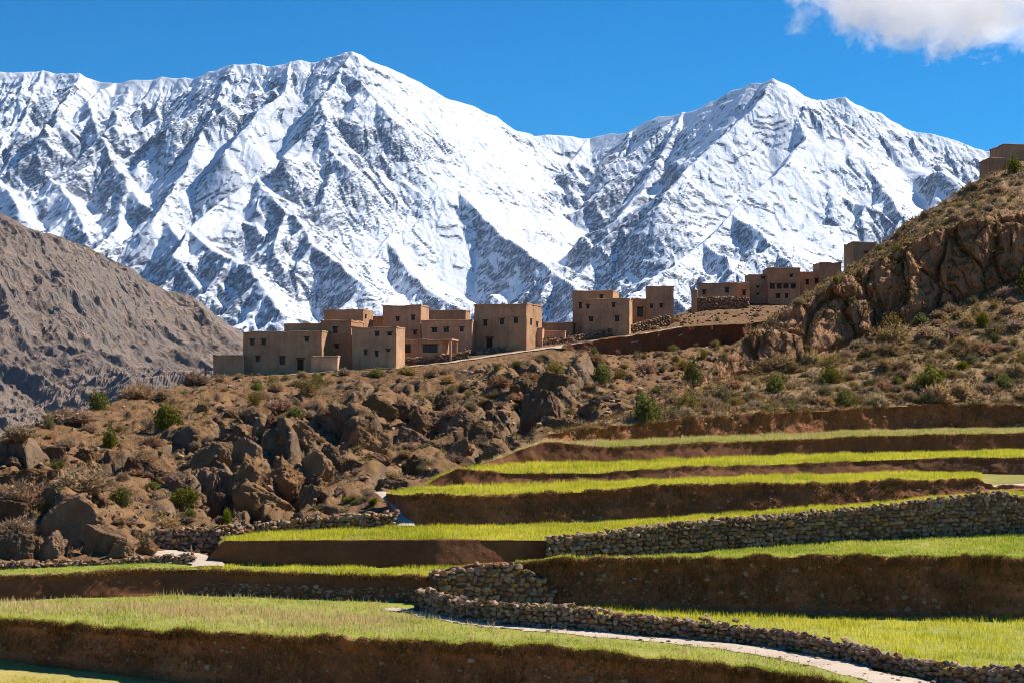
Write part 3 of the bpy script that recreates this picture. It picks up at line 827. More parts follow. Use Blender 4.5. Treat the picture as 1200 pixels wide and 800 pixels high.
# ------------------------------------------------------------------ paths
def path_strip(name, ctr, width, mat, bvh=None, lift=0.03, n=60, ragged=0.12, seed=0):
    c = np.array(ctr, float)
    s = np.concatenate([[0], np.cumsum(np.linalg.norm(np.diff(c, axis=0), axis=1))])
    t = np.linspace(0, s[-1], n)
    C = np.stack([np.interp(t, s, c[:, i]) for i in range(3)], -1)
    for _ in range(4):
        C[1:-1] = (C[:-2] + 2 * C[1:-1] + C[2:]) / 4
    T = np.gradient(C, axis=0); Nn = np.stack([-T[:, 1], T[:, 0]], -1); Nn /= np.linalg.norm(Nn, axis=1, keepdims=True)
    wv = np.interp(t, np.linspace(0, s[-1], len(np.atleast_1d(width))), np.atleast_1d(width)) if np.ndim(width) else np.full(n, width)
    rows = []
    for k, f in enumerate((-0.5, -0.25, 0, 0.25, 0.5)):
        j = ragged * fbm(p2(t * 0.9, np.full(n, 9.0 * k)), 3, seed=seed + k) if abs(f) == 0.5 else 0
        q = C.copy(); q[:, :2] += Nn * (wv * f + j)[:, None]
        if bvh is not None:
            for i in range(n):
                hh = drop(bvh, q[i, 0], q[i, 1])
                if hh is not None: q[i, 2] = hh[2]
        q[:, 2] += lift - (0.04 if abs(f) == 0.5 else 0)
        rows.append(q)
    if bvh is not None:
        R = np.array(rows); mz = R[..., 2].max(0)
        for _ in range(2): mz[1:-1] = (mz[:-2] + 2 * mz[1:-1] + mz[2:]) / 4
        R[..., 2] = 0.4 * R[..., 2] + 0.6 * mz; rows = list(R)
    P = np.array(rows)
    return obj(name, mesh_from(name, P, grid_faces(*P.shape[:2]), True), mat, kind='structure'), P

def on_field(key_f, key_b, px, py):
    """point of the field between two curves that a photo pixel shows"""
    A = key_f.P(np.array([px], float))[0]; B = key_b.P(np.array([px], float))[0]
    k = (py - HOR) / F
    t = (-(k) * A[1] - (A[2] - CAMZ)) / ((B[2] - A[2]) + k * (B[1] - A[1]) + 1e-9)
    return A + (B - A) * float(np.clip(t, -0.3, 1.3))

BV_G0 = bvh_of(FIELDS['g0'][1])
wall_bot = [(495, 717), (533, 725), (600, 733), (667, 738), (733, 743), (800, 749), (867, 755), (933, 764), (1000, 778), (1090, 799), (1160, 816), (1300, 850)]
path_low = [(495, 721), (533, 728.5), (600, 737.5), (667, 743), (733, 749), (800, 755.5), (867, 763.5), (933, 776), (1000, 795), (1090, 820), (1160, 840), (1300, 880)]
wb = np.array(wall_bot, float); pl = np.array(path_low, float)
pc = [on_field(tB0t, tb1, a[0], (a[1] + b[1]) / 2) for a, b in zip(wb, pl)]
pw = [max(0.9, np.linalg.norm(on_field(tB0t, tb1, a[0], a[1]) - on_field(tB0t, tb1, b[0], b[1]))) for a, b in zip(wb, pl)]
pre = [on_field(tB0t, tb1, 452, 713.5), on_field(tB0t, tb1, 470, 715.5)]
MEADOW_PATH = path_strip('meadow_path', pre + pc, [1.0, 1.2] + [min(w, 2.2) for w in pw], M_PATH, BV_G0, 0.05, 200, 0.42, 5)
path_strip('corner_path', [pt(446, 577, 117), pt(456, 583, 115), pt(466, 592, 112.5), pt(473, 603, 110.5), pt(476, 617.5, 108)], [0.8, 1.0, 1.0, 1.0, 1.1], M_PATH, None, 0.10, 40, 0.12, 8)
path_strip('gap_path', [pt(243, 665, 95.5), pt(238, 659, 97.5), pt(222, 652.5, 99.5), pt(196, 649, 101), pt(168, 645, 102.5)], [1.6, 1.9, 2.4, 2.6, 2.2], M_PATH, None, 0.12, 40, 0.3, 9)
hcg = np.arange(318, 800, 12.0)
cp = hc.P(hcg); cp[:, 1] += 0.9
path_strip('village_path', cp, [1.2] * 3 + [1.8] * 4 + [1.5], M_PATH, BV_HILL, 0.08, 150, 0.3, 11)
path_strip('upper_track', [pt(1149, 573, 117.5), pt(1175, 571, 119), pt(1200, 570, 120.5), pt(1260, 567, 122), pt(1380, 563, 124)], [1.0, 3.2, 4.0, 3.6, 3.0], M_PATH, None, 0.16, 40, 0.4, 12)
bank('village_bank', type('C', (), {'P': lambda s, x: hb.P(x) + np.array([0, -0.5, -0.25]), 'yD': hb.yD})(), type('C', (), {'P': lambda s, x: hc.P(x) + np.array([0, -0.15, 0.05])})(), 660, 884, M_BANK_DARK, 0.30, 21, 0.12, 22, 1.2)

# ------------------------------------------------------------------ dry-stone walls
def convex_mesh(name, seed, n=14, box=(0.5, 0.5, 0.5), p=4.5):
    g = np.random.default_rng(seed)
    v = g.normal(0, 1, (n, 3)); v /= (np.abs(v) ** p).sum(1, keepdims=True) ** (1 / p)
    v *= g.uniform(0.86, 1.06, (n, 1)) * np.array(box)
    bm = bmesh.new()
    for q in v: bm.verts.new(q)
    r = bmesh.ops.convex_hull(bm, input=bm.verts)
    bmesh.ops.delete(bm, geom=[e for e in r['geom_interior'] if isinstance(e, bmesh.types.BMVert)], context='VERTS')
    bmesh.ops.recalc_face_normals(bm, faces=bm.faces)
    me = bpy.data.meshes.new(name); bm.to_mesh(me); bm.free()
    return me

def mat_stone(name, dark, mid, light, v=0.38):
    k = NT(name, 0.92)
    c = k.coord('Object')
    n = k.noise(c, 1.6, 6, 0.7)
    col = k.ramp(n, [(0.3, dark), (0.5, mid), (0.72, light)])
    k.color(k.jitter(col, v, 0.02, 0.3))
    k.bump(k.noise(c, 5.0, 4, 0.7), 0.5, 0.05)
    return k.m
def mat_stone_mass(name, dark, mid, light):
    k = NT(name, 0.92)
    c = k.coord('Object')
    isl = k.n('ShaderNodeNewGeometry').outputs['Random Per Island']
    n = k.math('ADD', k.math('MULTIPLY', k.noise(c, 1.6, 6, 0.7), 0.45), k.math('MULTIPLY', isl, 0.55))
    k.color(k.ramp(n, [(0.22, dark), (0.5, mid), (0.8, light)]))
    k.bump(k.noise(c, 5.0, 4, 0.7), 0.5, 0.05)
    return k.m
_st = ((0.15, 0.085, 0.048), (0.29, 0.172, 0.10), (0.43, 0.285, 0.18))
M_STONE = mat_stone('field_stone', *_st); M_STONES = mat_stone_mass('field_stones', *_st)
M_CORE = mat_soil('wall_core_earth', [(0.34, (0.07, 0.042, 0.025)), (0.5, (0.11, 0.066, 0.04)), (0.66, (0.15, 0.095, 0.058))], 1.0, 0.5, 0.08)
STONES = []
for i in range(18):
    me = convex_mesh('stone', 200 + i); me.materials.append(M_STONE); STONES.append(me)
STONE_DATA = []
for me in STONES:
    v = np.zeros(len(me.vertices) * 3, np.float32); me.vertices.foreach_get('co', v)
    me.calc_loop_triangles()
    t = np.zeros(len(me.loop_triangles) * 3, np.int32); me.loop_triangles.foreach_get('vertices', t)
    STONE_DATA.append((v.reshape(-1, 3), t.reshape(-1, 3)))

def stone_wall(name, label, base, height, size=(0.36, 0.23), thick=0.5, parts=300, seed=0, cap=True, group=None, core_mat=None, lean=0.06, ragged=0.5, end_face=False):
    """base: points along the wall's foot, viewer's side; height along it. Every stone is laid in courses against a solid core."""
    g = np.random.default_rng(seed)
    B = np.array(base, float); h = np.array(height, float)
    s = np.concatenate([[0], np.cumsum(np.linalg.norm(np.diff(B[:, :2], axis=0), axis=1))])
    def at(u):
        u = np.atleast_1d(u)
        C = np.stack([np.interp(u, s, B[:, i]) for i in range(3)], -1)
        e = 0.4
        T = np.stack([np.interp(u + e, s, B[:, i]) - np.interp(u - e, s, B[:, i]) for i in range(2)], -1)
        T /= np.linalg.norm(T, axis=1, keepdims=True) + 1e-9
        Nn = np.stack([-T[:, 1], T[:, 0]], -1)
        Nn *= np.sign(Nn[:, 1:2] + 1e-9)                 # points away from the viewer, into the wall
        return C, T, Nn, np.interp(u, s, h)
    org = B[0].copy()
    root = thing(name, label, 'wall', tuple(org), 0, group)
    # core
    u = np.arange(0, s[-1] + 0.3, 0.3); u[-1] = s[-1]
    C, T, Nn, hh = at(u)
    sec = []
    for (off, z) in ((0.13, -0.4), (0.13 + 0.01, 0.0), (0.13 + lean * 0.9, 0.93), (thick - 0.05, 0.93), (thick, -0.4)):
        q = C.copy(); q[:, :2] += Nn * off
        q[:, 2] += np.where(z > 0.5, hh * z - 0.06, z) if z != 0 else 0
        sec.append(q - org)
    P = np.array(sec)
    fc = grid_faces(*P.shape[:2])
    obj('wall_core', mesh_from('wall_core', P, fc, False), core_mat or M_CORE, root)
    items = []
    def lay(u0, z, w, hs, off, dep, tilt=0.12):
        C, T, Nn, hh = at(u0)
        p = C[0] + np.array([Nn[0, 0] * off, Nn[0, 1] * off, z])
        ang = math.atan2(T[0, 1], T[0, 0]) + g.normal(0, 0.12)
        m = Matrix.Translation(Vector(p - org)) @ Matrix.Rotation(ang, 4, 'Z') @ Matrix.Rotation(g.normal(0, tilt), 4, 'Y') @ Matrix.Rotation(g.normal(0, 0.15), 4, 'X') @ Matrix.Diagonal((w, dep, hs, 1))
        items.append((w * hs / p[1] ** 2, int(g.integers(0, len(STONES))), m))
    z = 0.0
    hmax = h.max()
    while z < hmax:
        hs = size[1] * g.uniform(0.75, 1.3)
        x = g.uniform(-0.3, 0.1)
        while x < s[-1]:
            w = size[0] * g.uniform(0.55, 1.5)
            uc = x + w / 2
            if 0 <= uc <= s[-1]:
                hl = float(np.interp(uc, s, h))
                zz = z + hs / 2 + g.normal(0, 0.035)
                if zz < hl - 0.02:
                    lay(uc, zz, w * 1.16, hs * g.uniform(1.02, 1.32), 0.10 + lean * zz + g.normal(0, 0.035), g.uniform(0.26, 0.42))
            x += w * 0.98
        z += hs * 0.95
    if cap:
        for off in ((0.12, 0.36) if thick < 0.7 else (0.12, 0.36, 0.6)):
            x = 0.0
            while x < s[-1]:
                w = size[0] * g.uniform(0.6, 1.5)
                hl = float(np.interp(x + w / 2, s, h))
                lay(min(x + w / 2, s[-1]), hl - 0.02 + g.normal(0.0, 0.05) * (1 + ragged), w * 1.1, size[1] * g.uniform(0.7, 1.35), off + lean * hl, g.uniform(0.26, 0.4), 0.25)
                x += w * 0.95
    if end_face:
        z = 0.05
        while z < h[0]:
            for off in (0.15, 0.4):
                lay(0.0, z + 0.1, 0.34, 0.24, off, 0.34)
            z += 0.2
    items.sort(key=lambda i: -i[0])
    for (_, k, m) in items[:parts]:
        o = bpy.data.objects.new('stone', STONES[k]); COL.objects.link(o); o.parent = root
        o.matrix_local = m
    rest = items[parts:]
    if rest:
        vs = []; fs = []; off = 0
        for (_, k, m) in rest:
            v, t = STONE_DATA[k]
            M = np.array(m)
            vs.append(v @ M[:3, :3].T + M[:3, 3]); fs.append(t + off); off += len(v)
        obj('stones', mesh_from('stones', np.concatenate(vs), np.concatenate(fs)), M_STONES, root, kind='stuff')
    return root

def px_line(keys, n=50):
    k = np.array(keys, float)
    x = np.linspace(k[0, 0], k[-1, 0], n)
    return [x] + [np.interp(x, k[:, 0], k[:, i]) for i in range(1, k.shape[1])]

# the curving wall beside the meadow path
x, yb, ht = px_line([(495, 717, 25), (513, 721, 22), (533, 725, 21.5), (587, 732, 24), (630, 735.5, 24), (667, 738, 27), (720, 742, 21), (800, 749, 22), (867, 755, 20), (933, 764, 20), (1000, 778, 20), (1033, 786, 19), (1090, 799, 20), (1160, 816, 32), (1200, 826, 42), (1260, 842, 54)], 90)
base = np.array([on_field(tB0t, tb1, a, b) for a, b in zip(x, yb)])
hts = ht * base[:, 1] / F
b0 = on_field(tB0t, tb1, 507, 713.5)
stone_wall('stone_wall', 'low curving dry-stone wall beside the pale meadow path', np.concatenate([[b0 + np.array([0.3, 0.8, 0])], base]), np.concatenate([[hts[0] * 0.85], hts]), (0.29, 0.20), 0.6, 300, 31, True, end_face=False)
WALL_BASE = base
# retaining wall under the crop terrace
x = np.linspace(641, 1390, 120)
bb = tb2.P(x) + np.array([0, -0.35, -0.05]); tt = tt2.P(x)
stone_wall('retaining_wall', 'long dry-stone retaining wall rising under the yellow-green crop terrace', bb, tt[:, 2] - bb[:, 2] + 0.12, (0.34, 0.23), 0.6, 300, 32, True, lean=0.05)
# stub of wall at the corner of the tall bank
x, yt = px_line([(515, 669), (545, 665), (575, 662), (595, 660), (612, 664), (630, 676), (645, 692)], 40)
bb = tb1.P(x) + np.array([0, -0.45, -0.05])
hts = (tb1.yD(x)[0] - yt) * bb[:, 1] / F
b0 = bb[0] + np.array([0.05, 1.4, 0])
stone_wall('retaining_wall', 'dry-stone corner wall at the end of the tall earth bank', np.concatenate([[b0], bb]), np.concatenate([[hts[0]], hts]), (0.38, 0.26), 0.6, 300, 33, True, lean=0.08)
# wall along the ledge under the big boulder
x, yb, ht = px_line([(-180, 684, 14), (0, 675, 14.5), (67, 674, 15), (133, 672, 14.5), (177, 664, 11), (229, 662.5, 12)], 60)
D = np.interp(x, [-180, 0, 177, 229], [93.5, 94.5, 96.5, 97])
bb = pt(x, yb, D)
stone_wall('stone_wall', 'low dry-stone wall on the grassy ledge under the big boulder', bb, ht * D / F, (0.30, 0.20), 0.5, 300, 34, True)
# wall at the foot of the rocky hill
x, yb, ht = px_line([(182, 641, 21), (200, 647, 26), (257, 646, 29), (275, 642, 25.5), (300, 631, 17), (385, 621.5, 16), (400, 620.5, 17), (466, 618.5, 17)], 70)
D = np.interp(x, [182, 257, 300, 385, 466], [102.5, 103.5, 105.3, 107, 108.2])
bb = pt(x, yb, D)
stone_wall('stone_wall', 'dry-stone wall at the foot of the rocky hill behind the crop', bb, ht * D / F, (0.34, 0.22), 0.6, 300, 35, True)
# walls of the village
def vwall(label, keys, D, seed, size=(0.42, 0.26), name='village_wall', thick=0.5, dz=0.0):
    x, yt, yb = px_line(keys, 30)
    Dv = np.interp(x, [keys[0][0], keys[-1][0]], D)
    bb = pt(x, yb, Dv); bb[:, 2] -= 0.25 + dz
    return stone_wall(name, label, bb, (yb - yt) * Dv / F + 0.25 + dz, size, thick, 0, seed, True)
vwall('rubble wall in front of the open-fronted shed beside the village path', [(474, 419.5, 429), (504, 419.5, 428), (520, 416, 426), (550, 412.5, 419)], (219, 222), 41)
vwall('long rubble wall stepping up beside the village path under the houses', [(545, 409, 418), (565, 410, 419), (600, 405, 413), (617, 400.5, 412), (631, 399.5, 410), (665, 395.5, 405), (710, 387, 398), (740, 381, 389), (786, 369.5, 378)], (226, 246), 42)
vwall('stone footing wall under the small two-windowed house', [(816, 349, 362), (845, 348.5, 362), (866, 348, 359), (878, 350, 355)], (268, 272), 43, dz=0.4)

# ------------------------------------------------------------------ houses
def mat_mud(name, c, seed=0.0):
    k = NT(name, 0.95)
    v = k.coord('Object')
    b = k.noise(v, 0.55, 6, 0.62, 0.3); f = k.noise(v, 5.0, 5, 0.7)
    st = k.coord('Object', (2.2, 2.2, 0.25))
    streak = k.noise(st, 1.0, 5, 0.65)
    m = k.math('ADD', k.math('MULTIPLY', b, 0.5), k.math('MULTIPLY', f, 0.22))
    m = k.math('ADD', m, k.math('MULTIPLY', streak, 0.28))
    d = tuple(q * 0.5 for q in c); l = tuple(min(1, q * 1.4) for q in c)
    col = k.ramp(m, [(0.32, d), (0.5, c), (0.68, l)])
    k.color(k.jitter(col, 0.10, 0.003, 0.05))
    br = k.n('ShaderNodeTexBrick'); bv = k.n('ShaderNodeMapping'); k.l(k.coord('Object'), bv.inputs['Vector'])
    bv.inputs['Rotation'].default_value = (math.radians(90), 0, 0); bv.inputs['Scale'].default_value = (2.2, 2.2, 2.2)
    k.l(bv.outputs['Vector'], br.inputs['Vector'])
    k.bump(k.math('ADD', f, k.math('MULTIPLY', br.outputs['Fac'], -0.12)), 0.55, 0.07)
    return k.m
M_MUD = mat_mud('mud_plaster', (0.505, 0.29, 0.162))
M_MUD2 = mat_mud('mud_plaster_dark', (0.445, 0.248, 0.135))
M_MUD3 = mat_mud('mud_plaster_ochre', (0.53, 0.295, 0.16))
M_ROOF = mat_soil('roof_earth', [(0.3, (0.10, 0.075, 0.05)), (0.5, (0.16, 0.115, 0.08)), (0.7, (0.22, 0.165, 0.11))], 0.8, 0.5, 0.05)
kw = NT('old_wood', 0.85); kw.color(kw.ramp(kw.noise(kw.coord('Object', (6, 6, 0.8)), 2.0, 5), [(0.3, (0.035, 0.022, 0.013)), (0.7, (0.09, 0.055, 0.032))])); M_WOOD = kw.m
kg = NT('dark_pane', 0.25); kg.color((0.012, 0.012, 0.014)); kg.b.inputs['Specular IOR Level'].default_value = 0.35; M_PANE = kg.m

def boxes_mesh(name, boxes):
    vs = []; fs = []; off = 0
    F6 = np.array([[0, 3, 2, 1], [4, 5, 6, 7], [0, 1, 5, 4], [1, 2, 6, 5], [2, 3, 7, 6], [3, 0, 4, 7]])
    for (a, b) in boxes:
        (x0, y0, z0), (x1, y1, z1) = a, b
        vs.append(np.array([[x0, y0, z0], [x1, y0, z0], [x1, y1, z0], [x0, y1, z0], [x0, y0, z1], [x1, y0, z1], [x1, y1, z1], [x0, y1, z1]], float))
        fs.append(F6 + off); off += 8
    return mesh_from(name, np.concatenate(vs), np.concatenate(fs))

def facade(Wd, Ht, zb, holes, origin, ax, nrm, seed, rev=0.28, cell=0.7, mt=1.0):
    """one wall face with real openings: cells cut at every jamb, reveals going into the wall"""
    xs = {0.0, Wd}; zs = {zb, 0.0, Ht}
    for (x0, x1, z0, z1) in holes:
        xs |= {x0, x1}; zs |= {z0, z1}
    def fill(v):
        v = sorted(v); out = [v[0]]
        for a, b in zip(v[:-1], v[1:]):
            n = max(1, int(round((b - a) / cell)))
            out += [a + (b - a) * k / n for k in range(1, n + 1)]
        return np.array(out)
    xs = fill(xs); zs = fill(zs)
    X, Z = np.meshgrid(xs, zs)
    o = np.array(origin, float); ax = np.array(ax, float); nr = np.array(nrm, float)
    V = o + X[..., None] * ax + Z[..., None] * np.array([0, 0, 1.0])
    verts = [V.reshape(-1, 3)]; faces = []
    nc = len(xs)
    def inside(x, z):
        return any(h[0] < x < h[1] and h[2] < z < h[3] for h in holes)
    for r in range(len(zs) - 1):
        for c in range(nc - 1):
            if not inside((xs[c] + xs[c + 1]) / 2, (zs[r] + zs[r + 1]) / 2):
                i = r * nc + c; faces.append((i, i + 1, i + nc + 1, i + nc))
    off = len(verts[0])
    for (x0, x1, z0, z1) in holes:
        ring = [o + a * ax + np.array([0, 0, b]) for a, b in ((x0, z0), (x1, z0), (x1, z1), (x0, z1))]
        inn = [q - nr * rev for q in ring]
        verts.append(np.array(ring + inn))
        for k in range(4):
            faces.append((off + k, off + (k + 1) % 4, off + 4 + (k + 1) % 4, off + 4 + k))
        faces.append((off + 4, off + 5, off + 6, off + 7))
        off += 8
    return np.concatenate(verts), np.array(faces)

def house(name, label, xl, xr, ytop, ybase, D, xe=None, a=16.0, mat=None, wins=(), doors=(), side=(), depth=6.0, below=1.6, cornice=0.0, seed=0, canopy=None):
    """photo columns of the front wall's two corners, rows of its roof edge and foot, distance of the near corner.
    wins/doors: (column, row, width, height) on the front wall, in photo pixels"""
    a = math.radians(a)
    ur, ul = (xr - 600) / F, (xl - 600) / F
    Xr = ur * D
    Wd = (Xr - ul * D) / (math.cos(a) + ul * math.sin(a))
    L = depth
    if xe is not None:
        ue = (xe - 600) / F
        L = (ue * D - Xr) / (math.sin(a) - ue * math.cos(a))
        L = float(np.clip(L, 2.5, 12))
    zb = CAMZ + (HOR - ybase) / F * D
    Ht = (ybase - ytop) / F * D
    loc = (Xr - Wd * math.cos(a), D + Wd * math.sin(a), zb)
    root = thing(name, label, 'house', loc, -a)
    ca, sa = math.cos(a), math.sin(a)
    def loc_x(px):
        u = (px - 600) / F
        # point on the front wall line seen in column px
        return (u * loc[1] - loc[0]) / (ca + u * sa)
    def rect(w, ground=False):
        cx, cy, pw, ph = w
        x = loc_x(cx); d = loc[1] - x * sa
        hw = pw * d / F / 2 / ca; z = CAMZ + (HOR - cy) / F * d - zb; hz = ph * d / F / 2
        x0, x1 = max(0.15, x - hw), min(Wd - 0.15, x + hw)
        return (x0, x1, z - hz, min(z + hz, Ht - 0.2))
    hw_ = [rect(w) for w in wins]; hd_ = [rect(w) for w in doors]
    allv = []; allf = []; off = 0
    def put(v, f):
        nonlocal off
        allv.append(v); allf.append(f + off); off += len(v)
    put(*facade(Wd, Ht, -below, hw_ + hd_, (0, 0, 0), (1, 0, 0), (0, -1, 0), seed))
    hs_ = []
    for (cx, cy, pw, ph) in side:
        u = (cx - 600) / F
        yl = (u * D - Xr) / (sa - u * ca); d = D + yl * ca
        hwid = max(0.22, pw * d / F / 2 / max(0.15, abs(sa - u * ca))); hwid = min(hwid, 0.4)
        z = CAMZ + (HOR - cy) / F * d - zb; hz = ph * d / F / 2
        if 0.5 < yl < L - 0.4: hs_.append((max(0.15, yl - hwid), min(L - 0.15, yl + hwid), z - hz, min(Ht - 0.2, z + hz)))
    put(*facade(L, Ht, -below, hs_, (Wd, 0, 0), (0, 1, 0), (1, 0, 0), seed + 1))
    put(*facade(Wd, Ht, -below, [], (Wd, L, 0), (-1, 0, 0), (0, 1, 0), seed + 2))
    put(*facade(L, Ht, -below, [], (0, L, 0), (0, -1, 0), (-1, 0, 0), seed + 3))
    V = np.concatenate(allv); Fc = np.concatenate(allf)
    n3 = np.stack([fbm(V * 0.8 + loc, 3, seed=300 + seed + k) for k in range(3)], -1)
    amp = np.where(np.abs(V[:, 2:3] - Ht) < 0.01, 0.09, 0.05)
    V = V + n3 * amp * np.array([1, 1, 1.3])
    wall = obj('wall', mesh_from('wall', V, Fc), mat or M_MUD, root)
    # parapet coping and sunk roof
    t = 0.32; e = 0.03
    n = max(2, int(Wd / 0.8)); 
    def coping(p0, p1, inw):
        p0 = np.array(p0); p1 = np.array(p1); k = max(2, int(np.linalg.norm(p1 - p0) / 0.7))
        rows = []
        for f in np.linspace(0, 1, k + 1):
            q = p0 + (p1 - p0) * f
            j = float(fbm(np.array([[q[0] * 0.9 + loc[0], q[1] * 0.9 + loc[1], 0.0]]), 3, seed=seed + 9)[0]) * 0.15
            for (o2, z) in ((-0.05, -0.10), (-0.06, 0.05), (0.0, 0.10 + cornice), (t, 0.09 + cornice), (t, -0.5)):
                rows.append([q[0] + inw[0] * o2, q[1] + inw[1] * o2, Ht + z + j])
        R = np.array(rows).reshape(k + 1, 5, 3)
        return R.reshape(-1, 3), grid_faces(k + 1, 5)
    vs = []; fs = []; o2 = 0
    for p0, p1, inw in (((-e, 0, 0), (Wd + e, 0, 0), (0, 1)), ((Wd, -e, 0), (Wd, L + e, 0), (-1, 0)), ((Wd + e, L, 0), (-e, L, 0), (0, -1)), ((0, L + e, 0), (0, -e, 0), (1, 0))):
        v, f = coping(p0, p1, inw); vs.append(v); fs.append(f + o2); o2 += len(v)
    obj('parapet', mesh_from('parapet', np.concatenate(vs), np.concatenate(fs)), M_MUD2, root)
    obj('roof', boxes_mesh('roof', [((0.2, 0.2, Ht - 0.55), (Wd - 0.2, L - 0.2, Ht - 0.3))]), M_ROOF, root)
    def window(h, sidew=False):
        x0, x1, z0, z1 = h
        fw = 0.06
        zc = (z0 + z1) / 2; xc = (x0 + x1) / 2
        def B(xa, xb, za, zb_, d0, d1):
            if sidew: return ((Wd - d1, xa, za), (Wd - d0, xb, zb_))
            return ((xa, d0, za), (xb, d1, zb_))
        fr = obj('window', boxes_mesh('window', [B(x0, x1, z0, z0 + fw, .14, .22), B(x0, x1, z1 - fw, z1, .14, .22), B(x0, x0 + fw, z0 + fw, z1 - fw, .14, .22), B(x1 - fw, x1, z0 + fw, z1 - fw, .14, .22), B(xc - .02, xc + .02, z0 + fw, z1 - fw, .15, .21)]), M_WOOD, root)
        obj('pane', boxes_mesh('pane', [B(x0 + .02, x1 - .02, z0 + .02, z1 - .02, .195, .205)]), M_PANE, fr)
        obj('lintel', boxes_mesh('lintel', [B(x0 - .14, x1 + .14, z1 + .004, z1 + .12, -.025, .16)]), M_WOOD, root)
    for h in hw_: window(h)
    for h in hs_: window(h, True)
    for (x0, x1, z0, z1) in hd_:
        n = max(3, int((x1 - x0) / 0.2))
        d = obj('door', boxes_mesh('door', [((x0 + (x1 - x0) * i / n + .008, .19, z0), (x0 + (x1 - x0) * (i + 1) / n - .008, .24, z1 - .04)) for i in range(n)]), M_WOOD, root)
        obj('lintel', boxes_mesh('lintel', [((x0 - .2, -.03, z1 + .004), (x1 + .2, .18, z1 + .16))]), M_WOOD, root)
    return root, (Wd, L, Ht)

H = house
H('mud_house', 'long two-storey mud house with six small windows, beside the stone annex', 285, 377, 388.5, 434, 215, None, 14, M_MUD,
  [(295.6, 401, 5.6, 6.5), (309, 401, 5.6, 6.5), (359.4, 397.7, 5, 5), (302, 420.4, 5, 6), (331, 422.5, 7, 9)], [(352, 427, 7.5, 13)], depth=5.0, seed=1)
H('mud_house', 'blank raised block standing behind the long two-storey house', 333, 378, 379.5, 412, 221, None, 14, M_MUD, depth=5, seed=2, below=3)
H('mud_house', 'two-windowed mud house wedged between the long house and its neighbour', 376, 411.5, 376, 431, 217.5, 427, 14, M_MUD2, [(393, 387, 5.5, 7), (394.6, 406, 5, 5)], seed=3)
H('mud_house', 'tall blank mud block with one lit side window behind the wedged house', 379.5, 425.6, 362.8, 408, 228, 437, 14, M_MUD2, [], [], [(428.5, 371, 2, 5)], seed=4, below=3)
H('mud_wall_block', 'low dark linking wall between two tall mud blocks', 434, 450, 371.5, 400, 236, None, 14, M_MUD2, depth=3, seed=5, below=3)
H('mud_house', 'square mud house with four small windows above the green shrub', 412, 464.4, 383.5, 430.5, 214, 474.5, 18, M_MUD,
  [(442, 391.5, 5, 5), (456.6, 391.5, 5, 3.5), (428.5, 413, 4, 6), (441.6, 414.6, 4, 6), (455, 410.6, 4, 2.5)], seed=6)
H('mud_house', 'tall mud tower house with lit side behind the open-fronted shed', 448.5, 493, 358.2, 412, 230, 502.5, 16, M_MUD, [(466, 374, 4, 5), (484, 372.5, 4, 5), (486.5, 390, 4, 5)], seed=7, below=3)
H('mud_house', 'windowless upper house with rubble walls behind a lower row of windows', 502, 545.6, 363.5, 400, 240, 551, 14, M_MUD2, seed=8, below=3)
H('mud_house', 'low mud house with three windows in a row beside the tower house', 494, 553, 375.3, 417, 228, None, 6, M_MUD, [(509, 387, 6, 5), (523, 386.5, 6, 5), (541, 386, 4.5, 5)], depth=5, seed=9, below=2.4)
H('mud_house', 'pale mud house with dark roof edge, three windows above a door', 555.6, 617, 356, 409, 229, 635, 20, M_MUD,
  [(568.7, 378.7, 4.7, 6.5), (588.4, 376.8, 4.7, 6.5), (604.6, 375.6, 4.7, 6.5)], [(573.5, 402.5, 7, 13)], [(622.3, 377.5, 2.2, 7), (629.5, 380.6, 2.2, 6)], seed=10, below=2.2)
H('mud_tower', 'narrow ochre mud turret against the lit side of the pale house', 626.5, 635.6, 385, 409, 233, None, 6, M_MUD3, depth=2.6, seed=11, below=2)
H('mud_house', 'plain low mud house between the turret and the double house', 635, 671, 378.5, 404, 241, None, 8, M_MUD2, [(662.5, 394.5, 3, 8)], [], depth=4, seed=12, below=2.5)
H('mud_shed', 'low walled yard with wooden gates in front of the plain house', 636, 662, 388, 406, 236, None, 5, M_MUD, [(642, 400, 6, 7), (650, 400, 6, 7), (657.5, 400, 5, 7)], [], depth=2.5, seed=13, below=2)
H('mud_house', 'rear half of the double house, higher, with two dark windows', 671, 718, 341, 394, 246, 725, 14, M_MUD, [(704.7, 347.9, 4, 4), (680, 358.5, 3.2, 6.5)], seed=14, below=2.5)
H('mud_house', 'front half of the double house, square with four small windows', 683, 737.5, 350.5, 391, 240, 741, 10, M_MUD, [(689, 359.5, 3.4, 4.5), (719, 357.7, 3.4, 4.5), (692.5, 374, 5, 5), (723, 373.3, 5, 6)], depth=5, seed=15, below=2.2)
H('mud_wall_block', 'low ochre wall joining the double house to the small tower', 739, 758, 350.5, 382, 250, None, 4, M_MUD3, [(750, 366, 7, 11)], depth=3, seed=16, below=2)
H('mud_house', 'small square mud tower with two low windows above the long wall', 757.5, 789.5, 335.5, 374, 249, None, 3, M_MUD, [(763.5, 359, 3.2, 4.2), (775, 358.5, 3.2, 4.2)], depth=4, seed=17, below=2)
H('mud_pillar', 'lone broken mud gate pillar beside the small two-windowed house', 810.5, 817, 340.5, 363, 268, None, 4, M_MUD2, depth=1.0, seed=18, below=1.5)
H('mud_house', 'small two-windowed mud house on a stone footing', 819, 862, 332, 352, 276, None, 3, M_MUD, [(825, 342.7, 3.8, 5.2), (852, 340.3, 4.4, 6)], depth=4, seed=19, below=2)
H('mud_house', 'narrow ochre house with one window beside the footing wall', 861, 878.5, 331.2, 350, 280, None, 0, M_MUD3, [(872, 343.3, 4, 6)], depth=4, seed=20, below=2)
